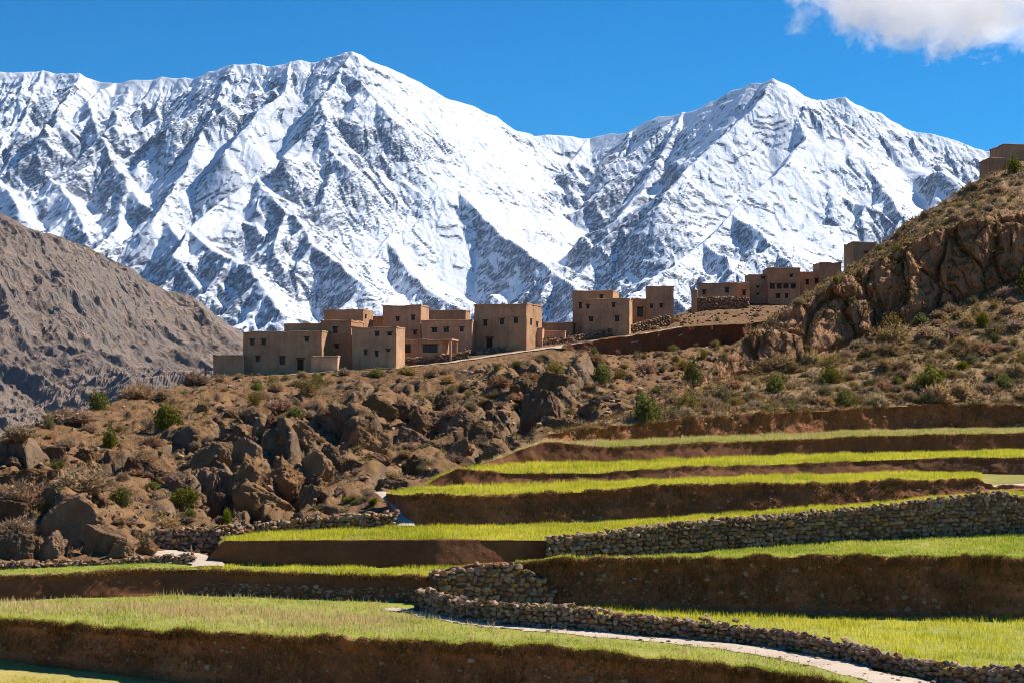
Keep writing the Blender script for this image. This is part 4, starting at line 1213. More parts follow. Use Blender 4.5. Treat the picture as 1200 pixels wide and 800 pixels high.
H('mud_house', 'plain stepped mud house adjoining the galleried house', 877.5, 901, 322.2, 351, 283, None, 0, M_MUD, [(894.5, 325.5, 5.5, 2.6), (888, 336.5, 3, 2), (888, 345, 3.2, 2)], depth=5, seed=21, below=2)
H('mud_house', 'galleried mud house with a row of dark openings under the upper wall', 900, 938, 314.3, 352, 281, None, 0, M_MUD, [(927.5, 323.2, 3.4, 3.2), (905, 335.5, 6, 6), (913, 335.5, 6, 6), (921, 335.5, 6, 6), (929.5, 335.5, 6, 6), (912, 347, 5, 5), (922, 347, 4, 5)], depth=6, seed=22, below=2)
H('mud_house', 'mud house with two windows half hidden by the cliff crest', 938.5, 961.5, 319, 352, 283, None, -2, M_MUD2, [(946, 331, 4, 6), (957, 329.8, 4, 6)], depth=5, seed=23, below=2)
H('mud_house', 'blank square mud block rising behind the cliff crest', 961, 986, 308.2, 350, 282, None, -3, M_MUD, depth=5, seed=24, below=2)
H('mud_house', 'lone mud house with one window perched on the cliff hill', 1000, 1027, 284.5, 322, 241, None, -4, M_MUD, [(1015, 297.5, 4, 4.5)], depth=5, seed=25, below=3)
H('mud_house', 'small mud hut on the very top of the cliff hill', 1159.5, 1179, 186, 214, 257, None, -6, M_MUD2, depth=4, seed=26, below=4)
H('mud_house', 'higher mud house behind the hut on top of the cliff hill', 1177.5, 1225, 170, 205, 260, None, -6, M_MUD, depth=6, seed=27, below=5)
# stone annex, open-fronted shed, yard wall
H('stone_annex', 'low brick-textured annex standing before the wedged house', 364.5, 395.5, 417.5, 433.5, 211.5, None, 4, M_MUD3, depth=2.2, seed=28, below=1.5)
H('mud_wall_block', 'low mud yard wall running out from the long house', 250, 286, 416.5, 438, 216, None, 4, M_MUD2, depth=1.0, seed=29, below=1.5)
shed, (sw, sl, sh) = H('open_shed', 'open-fronted mud shed with two dark openings behind the rubble wall', 469.5, 518, 398.3, 421, 221, None, 10, M_MUD, [(478, 408.5, 7, 9), (504, 408.5, 18, 9)], depth=4.5, seed=30)
for k in range(2):
    obj('porch_post', boxes_mesh('porch_post', [((sw + 0.95, 0.1 + k * 3.6, -1.2), (sw + 1.2, 0.35 + k * 3.6, sh - 0.02))]), M_MUD, shed)
obj('porch_roof', boxes_mesh('porch_roof', [((sw - 0.02, 0.0, sh - 0.02), (sw + 1.3, 4.2, sh + 0.16))]), M_MUD, shed)
# weathered fence post at the end of the yard wall
q = pt(241, 437, 214)
fp = obj('fence_post', boxes_mesh('fence_post', [((-.1, -.1, -.5), (.1, .1, .75))]), M_WOOD, label='lone wooden post at the end of the low mud yard wall', category='post')
fp.location = tuple(q)

# ------------------------------------------------------------------ rocks
BV_ALL = bvh_of(HILL_P, CLIFF_P)
def ico(sub):
    bm = bmesh.new(); bmesh.ops.create_icosphere(bm, subdivisions=sub, radius=1.0)
    v = np.array([q.co[:] for q in bm.verts]); f = np.array([[q.index for q in t.verts] for t in bm.faces]); bm.free()
    return v, f
ICO_V, ICO_F = ico(5)
def mat_rock(name, dark, mid, light):
    k = NT(name, 0.92)
    v = k.coord('Object')
    st = k.n('ShaderNodeMapping'); k.l(v, st.inputs['Vector']); st.inputs['Scale'].default_value = (1.0, 1.0, 0.35)
    n = k.noise(st.outputs['Vector'], 0.9, 8, 0.7, 0.7); f = k.noise(v, 4.0, 5, 0.7)
    col = k.ramp(k.math('ADD', k.math('MULTIPLY', n, 0.7), k.math('MULTIPLY', f, 0.3)), [(0.3, dark), (0.5, mid), (0.7, light)])
    k.color(k.jitter(col, 0.16, 0.005, 0.1))
    k.bump(k.math('ADD', n, k.math('MULTIPLY', f, 0.9)), 1.0, 0.45)
    return k.m
M_ROCK = mat_rock('weathered_rock', (0.133, 0.070, 0.033), (0.266, 0.147, 0.072), (0.404, 0.239, 0.123))
M_ROCK_D = mat_rock('dark_rock', (0.082, 0.042, 0.020), (0.179, 0.095, 0.045), (0.292, 0.160, 0.080))
def rock_mesh(seed, elong=1.0):
    g = np.random.default_rng(seed)
    n = 17
    N = g.normal(0, 1, (n, 3)); N /= np.linalg.norm(N, axis=1, keepdims=True)
    N[:6] = np.array([[1, .15, .1], [-1, .1, -.1], [.1, 1, .1], [-.1, -1, .25], [.2, 0, 1], [0, .2, -1]]) + g.normal(0, 0.22, (6, 3))
    N /= np.linalg.norm(N, axis=1, keepdims=True)
    d = g.uniform(0.66, 0.98, n); d[:6] = g.uniform(0.62, 0.80, 6)
    dot = ICO_V @ N.T
    r = np.where(dot > 0.05, d / np.maximum(dot, 0.05), 9.0)
    k = 60.0
    r = -np.log(np.exp(-k * np.minimum(r, 1.6)).sum(1)) / k
    P = ICO_V * r[:, None]
    P = P * (1 + 0.10 * fbm(P * 1.7 + seed, 4, 0.55, seed=seed)[:, None])
    crack = fbm(P * np.array([2.6, 2.6, 0.8]) + seed * 1.7, 3, 0.5, seed=seed + 3, ridged=True)
    P = P * (1 - 0.22 * np.clip(crack - 0.15, 0, 1)[:, None])
    lay = fbm(np.stack([P[:, 0] * 0.6, P[:, 1] * 0.6, P[:, 2] * 5.0 + P[:, 0]], -1) + seed, 3, 0.5, seed=seed + 8)
    P = P * (1 + 0.05 * lay[:, None])
    P = P + ICO_V * (0.05 * fbm(P * 5.0, 4, 0.65, seed=seed + 5, ridged=True))[:, None]
    return mesh_from('boulder', P, ICO_F, smooth=False)
ROCKS = [  # column, row of the centre, width, height (px), lean, dark?, label
    (84, 612, 90, 78, -22, 0, 'huge tan boulder outcrop above the low ledge wall'),
    (118, 632, 52, 44, -28, 0, 'broad pale slab leaning on the huge tan boulder'),
    (142, 644, 30, 26, -15, 0, 'rounded boulder at the toe of the huge outcrop, by the path'),
    (56, 640, 34, 40, -20, 0, 'pale upright rock rib under the small green shrub'),
    (28, 562, 70, 44, 5, 1, 'dark overhanging rock band at the hill shoulder'),
    (240, 562, 36, 54, -8, 0, None), (250, 527, 34, 36, -18, 0, None), (272, 520, 30, 34, -15, 1, None), (289, 528, 30, 32, -20, 0, None),
    (290, 556, 32, 36, -20, 0, None), (327, 558, 40, 50, -30, 0, None), (358, 578, 19, 36, -24, 0, None), (304, 592, 60, 42, -8, 0, None),
    (331, 516, 40, 34, -30, 0, None), (365, 546, 42, 48, -28, 0, None), (384, 540, 34, 46, -28, 1, None), (351, 508, 34, 30, -30, 0, None), (322, 496, 26, 22, -20, 1, None),
    (166, 548, 42, 26, -25, 1, None), (203, 565, 26, 26, -40, 0, None), (224, 583, 22, 34, -40, 0, None), (100, 533, 28, 22, -10, 1, None),
    (428, 512, 46, 36, -32, 0, None), (446, 479, 32, 26, -30, 1, None), (470, 482, 24, 26, -25, 1, None), (480, 510, 34, 22, -30, 0, None), (490, 496, 22, 28, -30, 1, None),
    (510, 492, 26, 22, -20, 0, None), (537, 524, 22, 34, -38, 0, None), (563, 509, 46, 38, -15, 1, None), (580, 529, 26, 22, -20, 0, None), (490, 545, 28, 18, -15, 1, None),
    (454, 567, 26, 14, -5, 0, None), (472, 566, 9, 10, 0, 0, None), (663, 496, 34, 28, -10, 1, 'rounded dark boulder where the gully meets the terraces'), (634, 470, 44, 52, -12, 1, None), (612, 455, 30, 34, -12, 1, None),
    (650, 446, 26, 26, -15, 1, None), (170, 640, 18, 24, -35, 0, None), (160, 625, 16, 14, -20, 0, None), (401, 500, 22, 16, -25, 0, None), (345, 470, 16, 12, -20, 0, None), (236, 478, 16, 12, 0, 0, None), (300, 560, 22, 30, -20, 1, None),
    (395, 480, 20, 14, -30, 1, None), (520, 470, 24, 18, -25, 1, None), (540, 490, 22, 22, -30, 0, None), (415, 545, 26, 18, -25, 1, None), (445, 535, 22, 14, -25, 0, None), (700, 470, 20, 14, -10, 1, None), (270, 485, 18, 12, -10, 1, None),
    (12, 600, 40, 36, -10, 1, None), (20, 640, 46, 40, 0, 1, None), (262, 590, 30, 36, -15, 1, None), (10, 540, 30, 18, 0, 1, None), (60, 530, 30, 20, 0, 1, None),
]
rk_meshes = {}
for i, (cx, cy, w, h, lean, dk, lab) in enumerate(ROCKS):
    hit, nn = cast(BV_HILL, cx, cy + h * 0.36)
    if hit is None: continue
    D = hit.y
    key = (i % 14, dk)
    if lab or key not in rk_meshes:
        me = rock_mesh(400 + i); me.materials.append(M_ROCK_D if dk else M_ROCK)
        rk_meshes.setdefault(key, me)
    else:
        me = rk_meshes[key]
    kk = 1.0 if lab else 1.05
    sx, sz = w * D / F / 2 * 1.35 * kk, h * D / F / 2 * 1.4 * kk
    sy = 0.8 * (sx + sz) / 2
    g_ = 'pale slanting rocks on the face of the village hill' if not dk else 'dark rocks on the face of the village hill'
    o = obj('boulder', me, label=lab or ('pale weathered rock slanting out of the village hill' if not dk else 'dark brown rock half buried in the village hill'), category='boulder', kind='thing')
    if not lab: o['group'] = g_
    o.location = (hit.x, hit.y + sy * 0.75, hit.z + sz * 0.18)
    o.scale = (sx, sy, sz)
    o.rotation_euler = (math.radians(-8), math.radians(-lean), random.uniform(-0.4, 0.4))

def rand_in_poly(poly, n, g):
    p = np.array(poly, float); out = []
    lo, hi = p.min(0), p.max(0)
    while len(out) < n:
        q = g.uniform(lo, hi)
        inside = False; j = len(p) - 1
        for i in range(len(p)):
            if (p[i, 1] > q[1]) != (p[j, 1] > q[1]) and q[0] < (p[j, 0] - p[i, 0]) * (q[1] - p[i, 1]) / (p[j, 1] - p[i, 1]) + p[i, 0]: inside = not inside
            j = i
        if inside: out.append(q)
    return out

# loose stones too many to count on the slopes
def rubble(name, label, poly, bvh, n, smin, smax, seed):
    g = np.random.default_rng(seed); vs = []; fs = []; off = 0
    for q in rand_in_poly(poly, n, g):
        hit, nn = cast(bvh, q[0], q[1])
        if hit is None: continue
        v, t = STONE_DATA[int(g.integers(0, len(STONE_DATA)))]
        s = smin + (smax - smin) * g.uniform(0, 1) ** 3
        R = np.array(Matrix.Rotation(g.uniform(0, 6.28), 3, 'Z') @ Matrix.Rotation(g.normal(0, 0.3), 3, 'X'))
        vs.append((v * np.array([s * g.uniform(0.9, 1.6), s, s * g.uniform(0.6, 1.0)])) @ R.T + np.array(hit) + np.array([0, 0, s * 0.12])); fs.append(t + off); off += len(v)
    return obj(name, mesh_from(name, np.concatenate(vs), np.concatenate(fs)), M_STONES, kind='stuff', label=label, category='rubble')
POLY_LEFT = [(-20, 530), (100, 485), (250, 447), (500, 434), (580, 440), (600, 500), (560, 535), (430, 572), (250, 618), (150, 645), (-20, 655)]
POLY_MID = [(520, 436), (680, 418), (860, 404), (835, 445), (760, 470), (690, 494), (640, 507), (600, 500), (560, 470)]
POLY_SLOPE = [(700, 499), (780, 470), (850, 450), (930, 432), (1000, 407), (1100, 367), (1210, 332), (1300, 308), (1320, 470), (1050, 472), (900, 481), (800, 489)]
POLY_TOP = [(885, 393), (985, 322), (1060, 268), (1130, 224), (1230, 180), (1230, 248), (1100, 270), (1000, 326), (930, 364)]
POLY_YARD = [(690, 396), (800, 366), (880, 356), (930, 356), (880, 376), (800, 382), (740, 391)]
rubble('rubble', 'loose stones strewn over the face of the village hill', POLY_LEFT, BV_HILL, 700, 0.10, 0.6, 1)
rubble('rubble', 'loose stones strewn in the gully below the village bank', POLY_MID, BV_HILL, 700, 0.12, 0.7, 2)
rubble('rubble', 'loose stones on the bushy slope below the cliff', POLY_SLOPE, BV_CLIFF, 600, 0.10, 0.6, 3)
rubble('rubble', 'pale stones scattered on the bare ground under the houses', POLY_YARD, BV_HILL, 350, 0.10, 0.55, 4)

def path_stones():
    g = np.random.default_rng(9); vs = []; fs = []; off = 0
    P = MEADOW_PATH[1]; nr, nc = P.shape[:2]
    for i in range(420):
        c = int(g.integers(0, nc)); e = g.choice([0, 1, 2, 3, 4], p=[0.36, 0.08, 0.08, 0.08, 0.40])
        v, f = STONE_DATA[int(g.integers(0, len(STONE_DATA)))]
        s = 0.05 + 0.17 * g.uniform(0, 1) ** 4
        q = P[e, c] + np.array([g.normal(0, 0.12), g.normal(0, 0.16), 0.0])
        vs.append(v * np.array([s * 1.3, s, s * 0.7]) + q); fs.append(f + off); off += len(v)
    obj('pebbles', mesh_from('pebbles', np.concatenate(vs), np.concatenate(fs)), M_STONES, kind='stuff', label='pebbles and small stones lying along the pale meadow path', category='pebbles')
path_stones()

# ------------------------------------------------------------------ grass and crops (blades as real triangles)
def mat_blade(name, cols, trans=0.45):
    k = NT(name, 0.7)
    isl = k.n('ShaderNodeNewGeometry').outputs['Random Per Island']
    v = k.coord('Object')
    patch = k.noise(v, 0.22, 4, 0.6)
    fac = k.math('ADD', k.math('MULTIPLY', isl, 0.55), k.math('MULTIPLY', k.math('SUBTRACT', patch, 0.32), 1.4))
    n = len(cols)
    col = k.ramp(fac, [(0.15 + 0.7 * i / (n - 1), c) for i, c in enumerate(cols)])
    k.color(col)
    tr = k.n('ShaderNodeBsdfTranslucent'); k.l(col, tr.inputs['Color'])
    mx = k.n('ShaderNodeMixShader'); mx.inputs[0].default_value = trans
    k.l(k.b.outputs[0], mx.inputs[1]); k.l(tr.outputs[0], mx.inputs[2]); k.l(mx.outputs[0], k.out.inputs['Surface'])
    return k.m
M_CROP = mat_blade('young_barley', [(0.30, 0.32, 0.022), (0.52, 0.50, 0.04), (0.70, 0.64, 0.055), (0.80, 0.68, 0.10)])
M_GREEN = mat_blade('meadow_grass', [(0.22, 0.29, 0.03), (0.38, 0.43, 0.045), (0.52, 0.52, 0.07), (0.60, 0.54, 0.12)])
M_STRAW = mat_blade('straw_grass', [(0.48, 0.37, 0.15), (0.66, 0.48, 0.22), (0.78, 0.58, 0.30)], 0.4)
M_DRY = mat_blade('dry_bank_grass', [(0.074, 0.046, 0.013), (0.149, 0.086, 0.026), (0.257, 0.143, 0.048), (0.365, 0.209, 0.076)], 0.25)
M_FRINGE = mat_blade('bank_fringe', [(0.035, 0.03, 0.012), (0.07, 0.055, 0.02), (0.12, 0.085, 0.035), (0.18, 0.125, 0.055)], 0.2)
M_SCRUB = mat_blade('hill_scrub', [(0.097, 0.069, 0.025), (0.179, 0.120, 0.045), (0.290, 0.186, 0.074), (0.414, 0.257, 0.108)], 0.25)

def sample_grid(P, n, g):
    nr, nc = P.shape[:2]
    A = P[:-1, :-1]; B = P[:-1, 1:]; C = P[1:, 1:]; Dd = P[1:, :-1]
    area = np.linalg.norm(np.cross(C - A, Dd - B), axis=-1).ravel() / 2
    i = g.choice(len(area), n, p=area / area.sum())
    u = g.uniform(0, 1, (n, 1)); v = g.uniform(0, 1, (n, 1))
    f = lambda q: q.reshape(-1, 3)[i]
    return (f(A) * (1 - u) + f(B) * u) * (1 - v) + (f(Dd) * (1 - u) + f(C) * u) * v, area.sum()

def blades(name, label, pts, mat, h, w, g, lean=0.35, dirv=None, cat='grass'):
    n = len(pts)
    if n == 0: return None
    ang = g.uniform(0, 2 * np.pi, n)
    tall = np.clip(0.95 + 0.75 * fbm(pts * np.array([0.55, 0.55, 0.0]) + 5.0, 3, 0.6, seed=91), 0.4, 1.7)
    hh = h * g.uniform(0.5, 1.25, n) * tall; ww = w * g.uniform(0.7, 1.3, n)
    la = g.uniform(0, 2 * np.pi, n); lm = np.abs(g.normal(0, lean, n)) * hh
    tip = np.stack([np.cos(la) * lm, np.sin(la) * lm, hh], -1)
    if dirv is not None: tip = tip + np.asarray(dirv) * hh[:, None]
    side = np.stack([np.cos(ang) * ww / 2, np.sin(ang) * ww / 2, 0 * ww], -1)
    base = pts - np.array([0, 0, 0.03])
    V = np.stack([base - side, base + side, base + tip], 1).reshape(-1, 3)
    Fc = np.arange(3 * n).reshape(-1, 3)
    return obj(name, mesh_from(name, V, Fc), mat, kind='stuff', label=label, category=cat)

def crop(key, label, dens, mat, h, w, seed, mask=None, cap=130000, name='crop'):
    g = np.random.default_rng(seed)
    P = FIELDS[key][1][:-1]
    if key == 'low': P = P[31:, 10:100]
    x, y = proj(P)
    _, area = sample_grid(P, 10, g)
    n = int(min(cap, dens * area))
    pts, _ = sample_grid(P, n, g)
    px, py = proj(pts)
    keep = (px > -190) & (px < 1395) & (py < 860)
    if mask is not None: keep &= mask(px, py, pts)
    pts = pts[keep]
    clump = fbm(pts * np.array([1.2, 1.2, 0]) , 3, seed=seed)
    pts = pts[g.uniform(0, 1, len(pts)) < 0.66 + 1.3 * clump]
    print(key, 'area', round(area), 'blades', len(pts))
    return blades(name, label, pts, mat, h, w, g, cat='crop' if name == 'crop' else 'grass')

wall_y = lambda px: np.interp(px, wb[:, 0], wb[:, 1] - 6)
pathl_y = lambda px: np.interp(px, pl[:, 0], pl[:, 1] + 0.6) + rng.normal(0, 1.6, len(px))
crop('g0', 'yellow-green young crop behind the curving stone wall', 150, M_CROP, 0.30, 0.036, 1, lambda x, y, p: (x > 560) & (y < wall_y(x)) & (y < 790))
straw_m = lambda x, y: np.exp(-(((y - (716 + (x - 190) * 0.05)) / 8.0) ** 2)) * np.clip((x - 150) / 60, 0, 1) * np.clip((500 - x) / 70, 0, 1) + 0.55 * np.exp(-(((y - 712) / 7.0) ** 2)) * np.clip((260 - x) / 60, 0, 1) + 0.10
below = lambda x, y: (y > pathl_y(x)) | (x < 455)
crop('g0', 'short green meadow grass beside the pale path', 150, M_GREEN, 0.14, 0.045, 2, lambda x, y, p: (below(x, y) & (rng.uniform(0, 1, len(x)) > 0.9 * straw_m(x, y))) | ((x < 700) & (x > 505) & (y < wall_y(x))), name='grass')
crop('g0', 'strip of tall straw-coloured dry grass across the meadow', 190, M_STRAW, 0.34, 0.045, 3, lambda x, y, p: below(x, y) & (rng.uniform(0, 1, len(x)) < straw_m(x, y)), name='dry_grass')
crop('ledge', 'yellow-green crop on the narrow ledge below the smooth bank', 170, M_CROP, 0.22, 0.038, 4, lambda x, y, p: x > 238)
crop('ledge', 'short green grass along the ledge by the low wall', 120, M_GREEN, 0.12, 0.05, 5, lambda x, y, p: x < 245, name='grass')
crop('f2', 'green turf grass on the terrace above the tall bank', 170, M_GREEN, 0.20, 0.05, 6, name='grass')
crop('f3', 'yellow-green crop above the long retaining wall', 190, M_CROP, 0.25, 0.038, 7, lambda x, y, p: x > 262)
crop('f4', 'yellow-green crop on the middle terrace above the path bank', 170, M_CROP, 0.30, 0.042, 8, lambda x, y, p: x < 1150)
crop('f5', 'bright yellow-green crop on the highest cropped terrace', 150, M_CROP, 0.33, 0.048, 9)
crop('f6', 'mixed green grass on the uppermost ledge', 90, M_GREEN, 0.34, 0.06, 10, lambda x, y, p: x > 700, name='grass')
crop('f6', 'straw grass on the uppermost ledge', 60, M_STRAW, 0.40, 0.05, 11, name='dry_grass')
crop('low', 'yellow stubble and young shoots on the lowest field', 130, M_CROP, 0.17, 0.04, 12, lambda x, y, p: (y > 760) & (p[:, 1] > 55) & (rng.uniform(0, 1, len(x)) < 0.8), cap=160000)

def on_bank(name, px, t):
    """points on the built face of a bank: photo column and 0 foot .. 1 top"""
    B = BANKS[name]; nr, nc = B.shape[:2]
    x, _ = proj(B[-1])
    c = np.clip(np.interp(px, x, np.arange(nc)), 0, nc - 1.001); r = np.clip(t * (nr - 1), 0, nr - 1.001)
    c0 = c.astype(int); r0 = r.astype(int); fc = (c - c0)[:, None]; fr = (r - r0)[:, None]
    return (B[r0, c0] * (1 - fc) + B[r0, c0 + 1] * fc) * (1 - fr) + (B[r0 + 1, c0] * (1 - fc) + B[r0 + 1, c0 + 1] * fc) * fr
def fringe(name, label, bk, x0, x1, n, h, seed, mat=None, dv=(0, -0.4, -0.3), depth=0.5, tlow=0.86):
    g = np.random.default_rng(seed)
    px = g.uniform(x0, x1, n)
    c = fbm(p2(px * 0.11, px * 0), 3, 0.6, seed=seed)
    px = px[g.uniform(0, 1, n) < 0.6 + 1.0 * c]; n = len(px)
    back = g.uniform(0, 1, n) < 0.55
    t = np.where(back, 1.0, g.uniform(tlow, 1.0, n))
    P = on_bank(bk, px, t)
    P = P + np.stack([0 * px, np.where(back, g.uniform(-0.05 if tlow < 1 else 0.1, depth, n), -0.05 if tlow < 1 else 0.15), 0 * px], -1)
    return blades(name, label, P, mat or M_DRY, h, 0.05, g, 0.6, dv, 'grass')
fringe('bank_fringe', 'dark matted dry grass overhanging the lowest bank', 'lowest_bank', -60, 1000, 20000, 0.20, 21)
fringe('bank_fringe', 'dark matted dry grass overhanging the tall bank', 'tall_bank', 600, 1390, 15000, 0.20, 22)
fringe('bank_fringe', 'thin dark grass along the edge of the meadow bank', 'meadow_bank', -60, 512, 7000, 0.24, 23)
fringe('bank_fringe', 'dark grass tufts overhanging the path bank', 'path_bank', 470, 1140, 9000, 0.20, 24)
fringe('bank_fringe', 'dark grass along the edge of the third bank', 'third_bank', 530, 1380, 5000, 0.20, 25)
fringe('bank_fringe', 'dark grass overhanging the bank of the grassy ledge', 'fourth_bank', 640, 1380, 9000, 0.20, 26)
fringe('bank_fringe', 'straw-coloured grass overhanging the uppermost bank', 'uppermost_bank', 640, 1380, 9000, 0.5, 27, M_SCRUB)
fringe('bank_fringe', 'green grass lip on the lowest bank', 'lowest_bank', -60, 1000, 14000, 0.16, 28, M_GREEN, (0, -0.15, 0.1), 0.9, 1.0)
fringe('bank_fringe', 'green grass lip on the tall bank', 'tall_bank', 600, 1390, 9000, 0.16, 29, M_GREEN, (0, -0.15, 0.1), 0.9, 1.0)

def face_tufts(label, cb, x0, x1, n, h, seed, mat, tmin=0.2, tmax=0.95):
    g = np.random.default_rng(seed)
    px = g.uniform(x0, x1, n); t = g.uniform(tmin, tmax, n)[:, None]
    c = fbm(p2(px * 0.05, t[:, 0] * 4), 3, 0.6, seed=seed)
    k = g.uniform(0, 1, n) < 0.5 + c
    P = (on_bank(cb, px, t[:, 0]) + np.array([0, -0.02, 0]))[k]
    return blades('bank_grass', label, P, mat, h, 0.05, g, 0.5, (0, -0.5, -0.1), 'grass')
face_tufts('dry tufts rooted in the face of the tall bank', 'tall_bank', 560, 1380, 12000, 0.26, 31, M_DRY)
face_tufts('dry tufts rooted in the face of the lowest bank', 'lowest_bank', -40, 960, 12000, 0.24, 32, M_DRY)
face_tufts('dry tufts rooted in the face of the path bank', 'path_bank', 490, 1150, 6000, 0.24, 33, M_DRY)
face_tufts('dry tufts rooted in the face of the uppermost bank', 'uppermost_bank', 650, 1380, 6000, 0.34, 34, M_DRY)

def face_stones(owner, x0, x1, n, smax, seed, tmin=0.05, tmax=0.9):
    g = np.random.default_rng(seed); vs = []; fs = []; off = 0
    px = g.uniform(x0, x1, n); t = g.uniform(tmin, tmax, n)[:, None]
    P = on_bank(owner, px, t[:, 0])
    for q in P:
        v, f = STONE_DATA[int(g.integers(0, len(STONE_DATA)))]
        s = smax * (0.25 + 0.75 * g.uniform(0, 1) ** 3)
        vs.append(v * np.array([s * g.uniform(0.8, 1.5), s, s * g.uniform(0.6, 1.0)]) + q + np.array([0, g.normal(0.05, 0.05), 0])); fs.append(f + off); off += len(v)
    obj('stones', mesh_from('stones', np.concatenate(vs), np.concatenate(fs)), M_STONES, bpy.data.objects[owner], kind='stuff')
face_stones('tall_bank', 640, 1380, 750, 0.34, 51)
face_stones('lowest_bank', -40, 960, 700, 0.28, 52)
face_stones('path_bank', 490, 1150, 350, 0.30, 53)
face_stones('meadow_bank', 225, 512, 900, 0.30, 54, 0.0, 0.55)
face_stones('uppermost_bank', 660, 1380, 400, 0.45, 55)

def slope_scrub(label, P, poly, n, h, seed, mat, tn=4, green=0.0):
    g = np.random.default_rng(seed)
    pts, _ = sample_grid(P, n * 3, g)
    x, y = proj(pts)
    p = np.array(poly)
    keep = (x > p[:, 0].min()) & (x < p[:, 0].max()) & (y > p[:, 1].min() - 5) & (y < p[:, 1].max() + 5)
    pts = pts[keep][:n]
    c = fbm(pts * 0.35, 3, 0.55, seed=seed)
    pts = pts[g.uniform(0, 1, len(pts)) < 0.5 + 1.2 * c]
    pts = np.repeat(pts, tn, 0) + g.normal(0, 0.10, (len(pts) * tn, 3)) * np.array([1, 1, 0.2])
    return blades('dry_grass', label, pts, mat, h, 0.07, g, 0.55, None, 'grass')
slope_scrub('wiry dry grass over the village hill', HILL_P, [(-40, 440), (700, 660)], 26000, 0.30, 41, M_SCRUB)
slope_scrub('wiry dry grass in the gully below the village bank', HILL_P, [(520, 400), (880, 510)], 12000, 0.34, 42, M_SCRUB)
slope_scrub('wiry straw grass on the slope below the cliff', CLIFF_P, [(640, 180), (1390, 510)], 36000, 0.55, 43, M_SCRUB)

# low scrub: knee-high cushions, too many to count
def low_scrub(label, P, box, n, r, seed, mat, nb=22):
    g = np.random.default_rng(seed)
    pts, _ = sample_grid(P, n * 14, g)
    x, y = proj(pts); (x0, y0), (x1, y1) = box
    pts = pts[(x > x0) & (x < x1) & (y > y0) & (y < y1)]
    c = fbm(pts * 0.22, 3, 0.55, seed=seed)
    pts = pts[g.uniform(0, 1, len(pts)) < 0.45 + 1.3 * c][:n]
    m = len(pts)
    rr = r * g.uniform(0.45, 1.4, m)
    d = g.normal(0, 1, (m, nb, 3)); d /= np.linalg.norm(d, axis=-1, keepdims=True); d[..., 2] = np.abs(d[..., 2]) * 0.85 + 0.1
    root = pts[:, None] + d * rr[:, None, None] * 0.25
    tip = pts[:, None] + d * rr[:, None, None] * g.uniform(0.7, 1.15, (m, nb, 1))
    s = np.cross(d, g.normal(0, 1, (m, nb, 3))); s /= np.linalg.norm(s, axis=-1, keepdims=True) + 1e-9
    s *= rr[:, None, None] * 0.13
    V = np.stack([root - s, root + s, tip], 2).reshape(-1, 3)
    return obj('low_scrub', mesh_from('low_scrub', V, np.arange(len(V)).reshape(-1, 3)), mat, kind='stuff', label=label, category='scrub')
M_OLIVESCRUB = mat_blade('olive_scrub', [(0.103, 0.086, 0.030), (0.193, 0.150, 0.052), (0.317, 0.234, 0.081), (0.442, 0.312, 0.115)], 0.3)
M_GREYSCRUB = mat_blade('grey_scrub', [(0.152, 0.107, 0.064), (0.262, 0.189, 0.115), (0.386, 0.280, 0.178)], 0.3)
low_scrub('knee-high grey scrub over the village hill', HILL_P, ((-40, 430), (720, 660)), 3000, 0.5, 61, M_GREYSCRUB)
low_scrub('knee-high olive scrub over the village hill', HILL_P, ((-40, 430), (880, 660)), 2200, 0.5, 62, M_OLIVESCRUB)
low_scrub('knee-high grey scrub in the gully', HILL_P, ((520, 400), (880, 510)), 500, 0.7, 63, M_GREYSCRUB)
low_scrub('knee-high straw scrub on the slope below the cliff', CLIFF_P, ((640, 180), (1390, 500)), 1800, 0.7, 64, M_SCRUB)
low_scrub('knee-high grey scrub on the slope below the cliff', CLIFF_P, ((640, 180), (1390, 500)), 1300, 0.7, 65, M_GREYSCRUB)
low_scrub('knee-high olive scrub on the slope below the cliff', CLIFF_P, ((640, 180), (1390, 500)), 1000, 0.65, 66, M_OLIVESCRUB)

# ------------------------------------------------------------------ bushes
def twig_bush(seed, n=150, sub=5, r=1.0, hz=0.8):
    g = np.random.default_rng(seed); V = []; 
    for i in range(n):
        th = g.uniform(0, 2 * np.pi); el = math.asin(g.uniform(0.05, 1.0) ** 0.75)
        d = np.array([math.cos(th) * math.cos(el), math.sin(th) * math.cos(el), math.sin(el) * hz])
        b = np.array([g.normal(0, 0.16), g.normal(0, 0.16), 0.0])
        L = r * g.uniform(0.65, 1.05) * (1 + 0.18 * math.sin(3 * th + seed) )
        tip = b * 0.6 + d * L
        for (p, q, w) in [(b, tip, 0.035)]:
            s = np.cross(q - p, g.normal(0, 1, 3)); s /= np.linalg.norm(s) + 1e-9
            V += [p - s * w / 2, p + s * w / 2, q]
        for k in range(sub):
            f = g.uniform(0.4, 0.98); p = b + (tip - b) * f
            dd = (tip - b) * 0.5 / L + g.normal(0, 0.45, 3); dd[2] = abs(dd[2]) * 0.9; dd /= np.linalg.norm(dd)
            q = p + dd * g.uniform(0.14, 0.34)
            s = np.cross(dd, g.normal(0, 1, 3)); s /= np.linalg.norm(s) + 1e-9
            V += [p - s * 0.034, p + s * 0.034, q]
    V = np.array(V)
    return mesh_from('twigs', V, np.arange(len(V)).reshape(-1, 3))

